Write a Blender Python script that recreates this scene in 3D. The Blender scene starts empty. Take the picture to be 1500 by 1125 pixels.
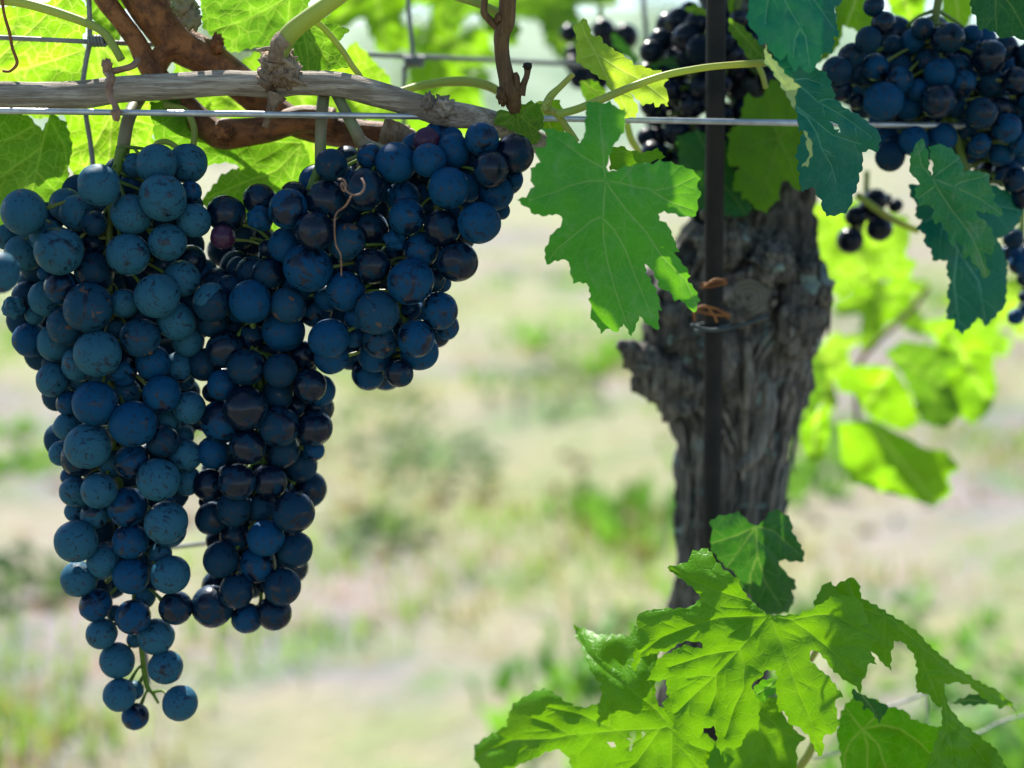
import bpy, bmesh, math, random
import numpy as np
from mathutils import Vector, Matrix, noise
from mathutils.geometry import delaunay_2d_cdt

R = math.radians
scene = bpy.context.scene
COL = scene.collection

# ------------------------------------------------------------------ camera
CAM_H = 0.75
PITCH = 11.0
FPX = 750.0 / math.tan(R(22.5))          # focal length in photo pixels (photo 1500 x 1125)
cam_d = bpy.data.cameras.new("camera")
cam = bpy.data.objects.new("camera", cam_d)
COL.objects.link(cam)
cam.location = (0, 0, CAM_H)
cam.rotation_euler = (R(90 - PITCH), 0, 0)
cam_d.sensor_width = 36
cam_d.lens = 18.0 / math.tan(R(22.5))
cam_d.clip_start = 0.01
cam_d.clip_end = 3000
scene.camera = cam
CAM_ROT = Matrix.Rotation(R(90 - PITCH), 3, 'X')
CAM_POS = Vector((0, 0, CAM_H))
AXIS = CAM_ROT @ Vector((0, 0, -1))


def at(px, py, Y):
    """the point of the vertical plane y = Y seen at photo pixel px, py"""
    d = CAM_ROT @ Vector(((px - 750.0) / FPX, -(py - 562.5) / FPX, -1.0))
    return CAM_POS + d * (Y / d.y)


def depth(p):
    return (p - CAM_POS).dot(AXIS)


def mpp(p):
    return depth(p) / FPX                 # metres per photo pixel at p


cam_d.dof.use_dof = True
cam_d.dof.focus_distance = depth(at(350, 520, 0.428))
cam_d.dof.aperture_fstop = 4.6
cam_d.dof.aperture_blades = 0

# ------------------------------------------------------------------ light
SUN_EL, SUN_AZ = 50.0, -20.0             # azimuth from +Y towards +X
sun_vec = Vector((math.sin(R(SUN_AZ)) * math.cos(R(SUN_EL)), math.cos(R(SUN_AZ)) * math.cos(R(SUN_EL)), math.sin(R(SUN_EL))))
world = bpy.data.worlds.new("World")
scene.world = world
world.use_nodes = True
wn = world.node_tree.nodes
wl = world.node_tree.links
wn.clear()
sky = wn.new("ShaderNodeTexSky")
sky.sky_type = 'NISHITA'
sky.sun_disc = False
sky.sun_elevation = R(SUN_EL)
sky.sun_rotation = R(SUN_AZ)
sky.air_density = 1.0
sky.dust_density = 0.6
sky.ozone_density = 1.5
bg = wn.new("ShaderNodeBackground")
bg.inputs[1].default_value = 0.095
wo = wn.new("ShaderNodeOutputWorld")
wl.new(sky.outputs[0], bg.inputs[0])
wl.new(bg.outputs[0], wo.inputs[0])
sun_d = bpy.data.lights.new("sun", 'SUN')
sun_d.energy = 5.0
sun_d.angle = R(0.5)
sun_d.color = (1.0, 0.95, 0.86)
sun = bpy.data.objects.new("sun", sun_d)
COL.objects.link(sun)
sun.rotation_euler = (-sun_vec).to_track_quat('-Z', 'Y').to_euler()
sun.location = (0, 0, 5)

scene.view_settings.view_transform = 'Standard'
scene.view_settings.look = 'None'
scene.view_settings.gamma = 1
scene.view_settings.exposure = 1.55
scene.cycles.max_bounces = 8
scene.cycles.transparent_max_bounces = 6
scene.cycles.use_denoising = True
scene.cycles.caustics_reflective = False
scene.cycles.caustics_refractive = False
scene.cycles.sample_clamp_indirect = 6

# ------------------------------------------------------------------ tags and small helpers


def tag(o, label=None, cat=None, group=None, kind=None):
    if label: o["label"] = label
    if cat: o["category"] = cat
    if group: o["group"] = group
    if kind: o["kind"] = kind
    return o


def link_mesh(name, verts, faces, mat, parent=None, loc=None, smooth=True, attrs=None):
    me = bpy.data.meshes.new(name)
    vs = [Vector(v) for v in verts]
    if loc is None:
        loc = sum(vs, Vector()) / max(1, len(vs))
    me.from_pydata([tuple(v - loc) for v in vs], [], faces)
    if attrs:
        for an, (typ, data) in attrs.items():
            a = me.attributes.new(an, typ, 'POINT')
            if typ == 'FLOAT':
                a.data.foreach_set('value', np.asarray(data, np.float32))
            else:
                a.data.foreach_set('vector', np.asarray(data, np.float32).ravel())
    if smooth:
        me.shade_smooth()
    me.materials.append(mat)
    me.update()
    o = bpy.data.objects.new(name, me)
    COL.objects.link(o)
    o.location = loc
    if parent is not None:
        o.parent = parent
        o.location = Vector(loc) - world_loc(parent)
    return o


_wl = {}


def world_loc(o):
    p = Vector(o.location)
    while o.parent is not None:
        o = o.parent
        p += Vector(o.location)
    return p


def empty(name, loc):
    o = bpy.data.objects.new(name, None)
    o.empty_display_size = 0.01
    COL.objects.link(o)
    o.location = loc
    return o


def catmull(pts, n):
    """pts: list of (Vector, radius) -> resampled list, n steps per span"""
    out = []
    P = [pts[0]] + list(pts) + [pts[-1]]
    for i in range(1, len(P) - 2):
        p0, p1, p2, p3 = P[i - 1], P[i], P[i + 1], P[i + 2]
        for k in range(n):
            t = k / n
            t2, t3 = t * t, t * t * t
            v = 0.5 * ((2 * p1[0]) + (p2[0] - p0[0]) * t + (2 * p0[0] - 5 * p1[0] + 4 * p2[0] - p3[0]) * t2 + (3 * p1[0] - p0[0] - 3 * p2[0] + p3[0]) * t3)
            r = p1[1] + (p2[1] - p1[1]) * (t * t * (3 - 2 * t))
            out.append((v, r))
    out.append(pts[-1])
    return out


class MB:
    """collects tubes and lumps and links them as one mesh"""

    def __init__(s):
        s.v, s.f, s.t = [], [], []

    def tube(s, pts, seg=10, n=6, bumpy=0.0, freq=60.0, stretch=0.2, seed=0.0, caps=True, twist=0.0):
        ring = catmull(pts, n) if n > 1 else list(pts)
        up = None
        base = len(s.v)
        L = 0.0
        for i, (p, r) in enumerate(ring):
            a = ring[max(0, i - 1)][0]
            b = ring[min(len(ring) - 1, i + 1)][0]
            t = (b - a)
            t = t.normalized() if t.length > 1e-9 else Vector((0, 0, 1))
            if up is None:
                up = t.orthogonal().normalized()
            up = (up - t * up.dot(t))
            up = up.normalized() if up.length > 1e-9 else t.orthogonal().normalized()
            bi = t.cross(up)
            if i: L += (p - ring[i - 1][0]).length
            for k in range(seg):
                an = 2 * math.pi * k / seg + twist * L
                d = up * math.cos(an) + bi * math.sin(an)
                rr = r
                if bumpy:
                    q = Vector((math.cos(an) * r * freq, math.sin(an) * r * freq, L * freq * stretch + seed))
                    rr = r * (1 + bumpy * (noise.fractal(q, 0.7, 2.1, 4)))
                s.v.append(p + d * rr)
                s.t.append(L)
        m = len(ring)
        for i in range(m - 1):
            for k in range(seg):
                k2 = (k + 1) % seg
                s.f.append((base + i * seg + k, base + i * seg + k2, base + (i + 1) * seg + k2, base + (i + 1) * seg + k))
        if caps:
            for e, i in ((0, 0), (1, m - 1)):
                c = len(s.v)
                s.v.append(ring[i][0]); s.t.append(L if e else 0)
                for k in range(seg):
                    k2 = (k + 1) % seg
                    a, b = base + i * seg + k, base + i * seg + k2
                    s.f.append((c, b, a) if e == 0 else (c, a, b))
        return s

    def lump(s, c, rx, ry, rz, seed=0.0, rough=0.25, freq=1.5, nu=26, nv=18):
        base = len(s.v)
        for j in range(nv + 1):
            th = math.pi * j / nv
            for i in range(nu):
                ph = 2 * math.pi * i / nu
                d = Vector((math.sin(th) * math.cos(ph), math.sin(th) * math.sin(ph), math.cos(th)))
                k = 1 + rough * noise.fractal(d * freq + Vector((seed, seed * 1.7, 0)), 0.6, 2.2, 6)
                s.v.append(c + Vector((d.x * rx * k, d.y * ry * k, d.z * rz * k))); s.t.append(0)
        for j in range(nv):
            for i in range(nu):
                i2 = (i + 1) % nu
                s.f.append((base + j * nu + i, base + (j + 1) * nu + i, base + (j + 1) * nu + i2, base + j * nu + i2))
        return s

    def build(s, name, mat, parent=None):
        return link_mesh(name, s.v, s.f, mat, parent, attrs={'along': ('FLOAT', s.t)})


def pts(lst, Y):
    """[(px,py,radius_px[,dY])] -> [(Vector, radius)]"""
    out = []
    for q in lst:
        p = at(q[0], q[1], Y + (q[3] if len(q) > 3 else 0))
        out.append((p, q[2] * mpp(p)))
    return out

# ------------------------------------------------------------------ materials


class NT:
    def __init__(s, name):
        s.m = bpy.data.materials.new(name)
        s.m.use_nodes = True
        s.t = s.m.node_tree
        s.t.nodes.clear()
        s.out = s.n("ShaderNodeOutputMaterial")

    def n(s, typ, **kw):
        nd = s.t.nodes.new(typ)
        for k, v in kw.items():
            setattr(nd, k, v)
        return nd

    def l(s, a, b):
        s.t.links.new(a, b)

    def set(s, sock, v):
        if hasattr(v, 'links') or isinstance(v, bpy.types.NodeSocket):
            s.l(v, sock)
        elif isinstance(v, (tuple, list)) and len(v) == 3 and sock.type == 'RGBA':
            sock.default_value = (*v, 1)
        else:
            sock.default_value = v

    def math(s, op, a, b=0.0, c=None, clamp=False):
        nd = s.n("ShaderNodeMath", operation=op, use_clamp=clamp)
        s.set(nd.inputs[0], a); s.set(nd.inputs[1], b)
        if c is not None: s.set(nd.inputs[2], c)
        return nd.outputs[0]

    def mix(s, f, a, b):
        nd = s.n("ShaderNodeMix", data_type='RGBA')
        s.set(nd.inputs[0], f); s.set(nd.inputs[6], a); s.set(nd.inputs[7], b)
        return nd.outputs[2]

    def mixf(s, f, a, b):
        nd = s.n("ShaderNodeMix", data_type='FLOAT')
        s.set(nd.inputs[0], f); s.set(nd.inputs[2], a); s.set(nd.inputs[3], b)
        return nd.outputs[0]

    def step(s, v, lo, hi):
        nd = s.n("ShaderNodeMapRange", interpolation_type='SMOOTHSTEP')
        s.set(nd.inputs[0], v); s.set(nd.inputs[1], lo); s.set(nd.inputs[2], hi)
        return nd.outputs[0]

    def noise(s, vec, scale, detail=4.0, rough=0.55, dist=0.0):
        nd = s.n("ShaderNodeTexNoise")
        if vec is not None: s.l(vec, nd.inputs['Vector'])
        nd.inputs['Scale'].default_value = scale
        nd.inputs['Detail'].default_value = detail
        nd.inputs['Roughness'].default_value = rough
        nd.inputs['Distortion'].default_value = dist
        return nd.outputs[0]

    def vor(s, vec, scale, feature='F1', out='Distance'):
        nd = s.n("ShaderNodeTexVoronoi", feature=feature)
        if vec is not None: s.l(vec, nd.inputs['Vector'])
        nd.inputs['Scale'].default_value = scale
        return nd.outputs[out]

    def vadd(s, a, b):
        nd = s.n("ShaderNodeVectorMath", operation='ADD')
        s.set(nd.inputs[0], a); s.set(nd.inputs[1], b)
        return nd.outputs[0]

    def vmul(s, a, b):
        nd = s.n("ShaderNodeVectorMath", operation='MULTIPLY')
        s.set(nd.inputs[0], a); s.set(nd.inputs[1], b)
        return nd.outputs[0]

    def geo(s):
        return s.n("ShaderNodeTexCoord").outputs['Object']

    def attr(s, name, out='Fac'):
        return s.n("ShaderNodeAttribute", attribute_name=name).outputs[out]

    def bump(s, h, strength=0.3, dist=0.001):
        nd = s.n("ShaderNodeBump")
        nd.inputs['Strength'].default_value = strength
        nd.inputs['Distance'].default_value = dist
        s.l(h, nd.inputs['Height'])
        return nd.outputs[0]

    def bsdf(s, color, rough=0.5, spec=0.5, metal=0.0, normal=None, **kw):
        nd = s.n("ShaderNodeBsdfPrincipled")
        s.set(nd.inputs['Base Color'], color)
        s.set(nd.inputs['Roughness'], rough)
        s.set(nd.inputs['Specular IOR Level'], spec)
        s.set(nd.inputs['Metallic'], metal)
        if normal is not None: s.l(normal, nd.inputs['Normal'])
        for k, v in kw.items():
            s.set(nd.inputs[k], v)
        return nd.outputs[0]

    def done(s, sh):
        s.l(sh, s.out.inputs[0])
        return s.m


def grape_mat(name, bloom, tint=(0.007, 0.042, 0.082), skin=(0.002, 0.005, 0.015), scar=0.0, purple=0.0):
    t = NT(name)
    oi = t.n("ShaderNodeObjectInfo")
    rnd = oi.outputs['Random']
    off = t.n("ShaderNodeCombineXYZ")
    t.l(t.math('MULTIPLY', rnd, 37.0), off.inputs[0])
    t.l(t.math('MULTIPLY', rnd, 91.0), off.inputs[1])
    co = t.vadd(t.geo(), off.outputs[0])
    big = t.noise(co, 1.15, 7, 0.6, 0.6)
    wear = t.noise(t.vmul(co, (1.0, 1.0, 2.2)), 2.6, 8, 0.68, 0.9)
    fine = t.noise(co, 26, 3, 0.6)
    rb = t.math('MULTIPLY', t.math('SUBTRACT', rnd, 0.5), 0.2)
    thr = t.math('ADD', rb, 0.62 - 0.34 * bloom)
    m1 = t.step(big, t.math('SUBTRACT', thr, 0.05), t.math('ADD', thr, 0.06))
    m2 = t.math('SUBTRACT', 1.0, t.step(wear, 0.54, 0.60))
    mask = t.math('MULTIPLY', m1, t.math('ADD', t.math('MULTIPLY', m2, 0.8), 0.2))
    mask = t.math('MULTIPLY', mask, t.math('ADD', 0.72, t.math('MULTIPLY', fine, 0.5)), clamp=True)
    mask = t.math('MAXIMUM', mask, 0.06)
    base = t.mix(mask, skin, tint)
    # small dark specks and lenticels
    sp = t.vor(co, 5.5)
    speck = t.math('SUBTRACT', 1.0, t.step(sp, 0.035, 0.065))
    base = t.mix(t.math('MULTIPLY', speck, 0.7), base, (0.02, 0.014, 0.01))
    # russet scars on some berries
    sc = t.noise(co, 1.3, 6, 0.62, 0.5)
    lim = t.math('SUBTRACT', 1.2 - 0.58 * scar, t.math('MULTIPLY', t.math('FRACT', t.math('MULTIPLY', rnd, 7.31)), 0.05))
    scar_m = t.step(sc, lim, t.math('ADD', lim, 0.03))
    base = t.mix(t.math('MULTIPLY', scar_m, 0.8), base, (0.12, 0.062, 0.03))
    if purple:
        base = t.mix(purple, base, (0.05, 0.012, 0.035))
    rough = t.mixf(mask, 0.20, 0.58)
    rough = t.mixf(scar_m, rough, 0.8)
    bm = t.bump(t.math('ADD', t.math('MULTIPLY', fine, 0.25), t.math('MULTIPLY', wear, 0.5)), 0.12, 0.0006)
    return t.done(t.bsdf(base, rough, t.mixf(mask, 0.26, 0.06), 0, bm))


def leaf_mat(name, top=(0.045, 0.14, 0.02), trans=(0.22, 0.42, 0.02), fac=0.45, vein=(0.30, 0.42, 0.12), vein_t=(0.5, 0.62, 0.12),
             rough=0.45, spec=0.22, net=0.5, netscale=2.6, yellow=0.25, speck=0.25, dust=0.0):
    t = NT(name)
    co = t.attr('leafco', 'Vector')
    v = t.attr('vein')
    big = t.noise(co, 0.55, 4, 0.55)
    mid = t.noise(co, 2.4, 6, 0.6)
    warp = t.n("ShaderNodeTexNoise"); t.l(co, warp.inputs['Vector']); warp.inputs['Scale'].default_value = 1.5
    cow = t.vadd(co, t.vmul(warp.outputs['Color'], (0.35, 0.35, 0.0)))
    e1 = t.vor(cow, netscale, 'DISTANCE_TO_EDGE')
    e2 = t.vor(cow, netscale * 2.7, 'DISTANCE_TO_EDGE')
    n1 = t.math('SUBTRACT', 1.0, t.step(e1, 0.0, 0.075))
    n2 = t.math('SUBTRACT', 1.0, t.step(e2, 0.0, 0.11))
    netv = t.math('MULTIPLY', t.math('MAXIMUM', n1, t.math('MULTIPLY', n2, 0.45)), net)
    vv = t.math('MAXIMUM', v, netv, clamp=True)
    c = t.mix(t.step(big, 0.3, 0.7), top, tuple(x * y for x, y in zip(top, (1.35, 1.2, 0.8))))
    c = t.mix(t.math('MULTIPLY', t.step(mid, 0.45, 0.8), yellow), c, (0.14, 0.2, 0.02))
    c = t.mix(t.math('MULTIPLY', vv, 0.6), c, vein)
    tr = t.mix(t.step(big, 0.3, 0.72), trans, tuple(x * y for x, y in zip(trans, (1.25, 1.12, 0.9))))
    tr = t.mix(t.math('MULTIPLY', t.step(mid, 0.4, 0.75), 0.35), tr, tuple(x * y for x, y in zip(trans, (0.7, 0.75, 0.7))))
    tr = t.mix(t.math('MULTIPLY', vv, 0.8), tr, vein_t)
    # brown specks and necrotic spots
    sp = t.noise(co, 3.1, 5, 0.6)
    sm = t.math('MULTIPLY', t.step(sp, 0.735, 0.765), speck * 2, clamp=True)
    c = t.mix(sm, c, (0.09, 0.05, 0.015)); tr = t.mix(sm, tr, (0.1, 0.04, 0.01))
    if dust:
        d = t.noise(t.vmul(co, (1.0, 0.45, 1.0)), 1.1, 7, 0.66, 0.8)
        dm = t.math('MULTIPLY', t.step(d, 0.5, 0.72), dust)
        c = t.mix(dm, c, (0.22, 0.30, 0.20))
        rough = t.mixf(dm, rough, 0.8)
    h = t.math('SUBTRACT', t.math('MULTIPLY', mid, 0.5), t.math('MULTIPLY', vv, 0.8))
    bm = t.bump(h, 0.42, 0.0007)
    a = t.bsdf(c, rough, spec, 0, bm)
    b = t.n("ShaderNodeBsdfTranslucent")
    t.set(b.inputs[0], tr); t.l(bm, b.inputs['Normal'])
    mx = t.n("ShaderNodeMixShader")
    mx.inputs[0].default_value = fac
    t.l(a, mx.inputs[1]); t.l(b.outputs[0], mx.inputs[2])
    return t.done(mx.outputs[0])


def wood_mat(name, c1, c2, c3, scale=(220, 220, 30), rough=0.8, bump=0.5, lichen=0.0, spots=0.0):
    t = NT(name)
    co = t.geo()
    st = t.vmul(co, scale)
    g = t.noise(st, 1.0, 8, 0.65, 0.4)
    g2 = t.noise(st, 3.2, 5, 0.6, 0.2)
    b = t.noise(co, 35, 5, 0.6)
    c = t.mix(t.step(g, 0.35, 0.65), c1, c2)
    c = t.mix(t.math('MULTIPLY', t.step(b, 0.45, 0.7), 0.8), c, c3)
    c = t.mix(t.math('MULTIPLY', t.step(g2, 0.56, 0.7), 0.6), c, tuple(x * 0.3 for x in c1))
    if lichen:
        ln = t.noise(co, 75, 7, 0.62, 0.6)
        lm = t.math('MULTIPLY', t.step(ln, 0.59, 0.63), lichen)
        c = t.mix(lm, c, (0.22, 0.32, 0.31))
    if spots:
        sm = t.math('SUBTRACT', 1.0, t.step(t.vor(co, 260), 0.08, 0.2))
        c = t.mix(t.math('MULTIPLY', sm, spots), c, (0.015, 0.01, 0.008))
    h = t.math('ADD', t.math('MULTIPLY', g, 0.8), t.math('MULTIPLY', g2, 0.35))
    return t.done(t.bsdf(c, rough, 0.25, 0, t.bump(h, bump, 0.002)))


def plain_mat(name, c1, c2, rough=0.5, metal=0.0, nscale=120, spec=0.4, bump=0.15, trans=None):
    t = NT(name)
    co = t.geo()
    n1 = t.noise(co, nscale, 6, 0.6)
    n2 = t.noise(co, nscale * 5, 3, 0.6)
    c = t.mix(t.step(n1, 0.35, 0.68), c1, c2)
    sh = t.bsdf(c, t.mixf(n2, rough * 0.75, min(1, rough * 1.25)), spec, metal, t.bump(t.math('ADD', n1, t.math('MULTIPLY', n2, 0.4)), bump, 0.0005))
    if trans:
        b = t.n("ShaderNodeBsdfTranslucent"); t.set(b.inputs[0], trans)
        mx = t.n("ShaderNodeMixShader"); mx.inputs[0].default_value = 0.35
        t.l(sh, mx.inputs[1]); t.l(b.outputs[0], mx.inputs[2]); sh = mx.outputs[0]
    return t.done(sh)


M = {}
M['grape_bloom'] = grape_mat('grape_bloom', 0.86, (0.017, 0.080, 0.130))
M['grape_scar'] = grape_mat('grape_scarred', 0.8, scar=1.0)
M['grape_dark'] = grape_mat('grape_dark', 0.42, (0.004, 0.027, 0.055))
M['grape_shade_black'] = grape_mat('grape_shade_black', 0.30, (0.003, 0.010, 0.020))  # deep shade on the rear bunches is put into this near-black colour
M['grape_mid'] = grape_mat('grape_mid', 0.68, (0.003, 0.044, 0.108))
M['grape_purple'] = grape_mat('grape_purple', 0.4, purple=0.7)
M['rachis'] = plain_mat('rachis_green', (0.11, 0.20, 0.03), (0.16, 0.17, 0.05), 0.5, nscale=90, trans=(0.25, 0.4, 0.04))
M['stalk'] = plain_mat('stalk', (0.13, 0.16, 0.07), (0.15, 0.11, 0.06), 0.55, nscale=70)
M['petiole'] = plain_mat('petiole', (0.30, 0.40, 0.07), (0.36, 0.33, 0.08), 0.45, nscale=60, trans=(0.5, 0.6, 0.1))
M['shoot_green'] = plain_mat('shoot_green', (0.33, 0.40, 0.10), (0.24, 0.32, 0.06), 0.5, nscale=50, trans=(0.45, 0.5, 0.08))
M['cane_grey'] = wood_mat('cane_grey', (0.19, 0.155, 0.12), (0.44, 0.39, 0.33), (0.17, 0.135, 0.105), (40, 600, 600), 0.85, 0.9)
M['cane_brown'] = wood_mat('cane_brown', (0.085, 0.031, 0.011), (0.26, 0.10, 0.032), (0.045, 0.022, 0.014), (160, 420, 190), 0.6, 0.6)
M['cane_spur'] = wood_mat('cane_spur', (0.07, 0.036, 0.013), (0.14, 0.078, 0.03), (0.035, 0.02, 0.012), (300, 300, 45), 0.65, 0.4, 0, 0.4)
M['dry_bark'] = wood_mat('dry_bark', (0.18, 0.125, 0.08), (0.36, 0.28, 0.20), (0.09, 0.05, 0.03), (300, 300, 160), 0.85, 0.9)
M['tendril'] = plain_mat('tendril_dry', (0.24, 0.14, 0.09), (0.13, 0.06, 0.035), 0.6, nscale=200)
M['steel'] = plain_mat('galvanised_steel', (0.42, 0.45, 0.48), (0.30, 0.32, 0.34), 0.38, 0.75, 160, 0.5, 0.1)
M['fence_steel'] = plain_mat('weathered_steel', (0.20, 0.21, 0.22), (0.13, 0.135, 0.14), 0.55, 0.3, 160, 0.3, 0.1)
M['stake'] = plain_mat('stake_iron', (0.012, 0.013, 0.0135), (0.026, 0.023, 0.021), 0.7, 0.0, 45, 0.12, 0.3)
M['tie'] = plain_mat('tie_rust', (0.22, 0.085, 0.02), (0.12, 0.04, 0.012), 0.75, 0.0, 150)
M['cord'] = plain_mat('cord_grey', (0.035, 0.05, 0.055), (0.02, 0.032, 0.036), 0.8, 0.0, 200)
M['bark'] = wood_mat('trunk_bark', (0.018, 0.0175, 0.017), (0.20, 0.19, 0.176), (0.032, 0.032, 0.032), (330, 330, 36), 0.9, 1.0, 0.75)
M['peel'] = wood_mat('peeling_bark', (0.06, 0.056, 0.052), (0.29, 0.27, 0.245), (0.05, 0.047, 0.044), (420, 420, 40), 0.9, 1.0, 0.25)
M['cut_wood'] = None
M['bare_wood'] = wood_mat('bare_wood', (0.09, 0.085, 0.076), (0.23, 0.215, 0.19), (0.05, 0.045, 0.04), (600, 600, 40), 0.85, 0.8)

t = NT('cut_wood')
co = t.geo()
w = t.n("ShaderNodeTexWave", wave_type='RINGS', rings_direction='Y')
t.l(co, w.inputs['Vector']); w.inputs['Scale'].default_value = 150; w.inputs['Distortion'].default_value = 4; w.inputs['Detail'].default_value = 4
nn = t.noise(co, 180, 6, 0.6)
c = t.mix(w.outputs[1], (0.08, 0.078, 0.068), (0.16, 0.155, 0.135))
c = t.mix(t.step(nn, 0.55, 0.7), c, (0.03, 0.03, 0.026))
M['cut_wood'] = t.done(t.bsdf(c, 0.9, 0.2, 0, t.bump(w.outputs[1], 0.5, 0.001)))

LM = {}
LM['main'] = leaf_mat('leaf_main', (0.022, 0.215, 0.024), (0.12, 0.36, 0.004), 0.30, vein=(0.26, 0.42, 0.16), vein_t=(0.3, 0.5, 0.08), rough=0.5, net=0.15, yellow=0.05, dust=0.30, speck=0.15)
LM['front'] = leaf_mat('leaf_front', (0.055, 0.21, 0.003), (0.12, 0.29, 0.002), 0.40, vein=(0.13, 0.32, 0.03), vein_t=(0.19, 0.36, 0.01), rough=0.40, spec=0.22, net=0.42, yellow=0.15, speck=0.1)
LM['sky_tint'] = leaf_mat('leaf_sky_tint', (0.001, 0.090, 0.072), (0.01, 0.14, 0.03), 0.10, vein=(0.13, 0.36, 0.25), vein_t=(0.06, 0.2, 0.06), rough=0.5, spec=0.16, net=0.10, yellow=0.0, dust=0.08)  # blue sky light on the shaded leaves is put into this base colour
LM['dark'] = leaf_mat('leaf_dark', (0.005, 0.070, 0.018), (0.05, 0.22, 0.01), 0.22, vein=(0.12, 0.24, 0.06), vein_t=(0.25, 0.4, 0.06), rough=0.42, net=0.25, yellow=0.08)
LM['glow'] = leaf_mat('leaf_backlit', (0.045, 0.15, 0.012), (0.21, 0.45, 0.008), 0.60, vein=(0.28, 0.40, 0.08), vein_t=(0.60, 0.74, 0.12), net=0.6, netscale=1.9, yellow=0.2)
LM['glow_dark'] = leaf_mat('leaf_backlit_deep', (0.035, 0.11, 0.012), (0.10, 0.26, 0.008), 0.55, vein=(0.16, 0.28, 0.05), vein_t=(0.30, 0.46, 0.05), net=0.6, netscale=1.9, yellow=0.1)
LM['lime'] = leaf_mat('leaf_lime', (0.05, 0.15, 0.010), (0.19, 0.44, 0.004), 0.62, net=0.2, yellow=0.3)
LM['pale'] = leaf_mat('leaf_underside', (0.24, 0.34, 0.16), (0.2, 0.3, 0.1), 0.2, rough=0.7, spec=0.2, net=0.4, yellow=0.1)
LM['under'] = leaf_mat('leaf_lower', (0.035, 0.21, 0.004), (0.13, 0.42, 0.002), 0.5, vein=(0.22, 0.36, 0.08), vein_t=(0.45, 0.6, 0.06), net=0.25, yellow=0.05, spec=0.15)
LM['young'] = leaf_mat('leaf_young', (0.10, 0.22, 0.02), (0.34, 0.52, 0.03), 0.45, rough=0.5, net=0.3, yellow=0.3)

# ------------------------------------------------------------------ leaf meshes


def resample(poly, step, closed=True):
    P = [Vector(p) for p in poly]
    if closed: P.append(P[0])
    out = []
    for a, b in zip(P[:-1], P[1:]):
        L = (b - a).length
        n = max(1, int(round(L / step)))
        for k in range(n):
            out.append(a.lerp(b, k / n))
    if not closed: out.append(P[-1])
    return out


def inside_np(px, py, poly):
    x = np.array([p[0] for p in poly]); y = np.array([p[1] for p in poly])
    x2, y2 = np.roll(x, -1), np.roll(y, -1)
    res = np.zeros(len(px), bool)
    for a, b, c, d in zip(x, y, x2, y2):
        if b == d: continue
        cond = ((b > py) != (d > py)) & (px < (c - a) * (py - b) / (d - b) + a)
        res ^= cond
    return res


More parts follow.
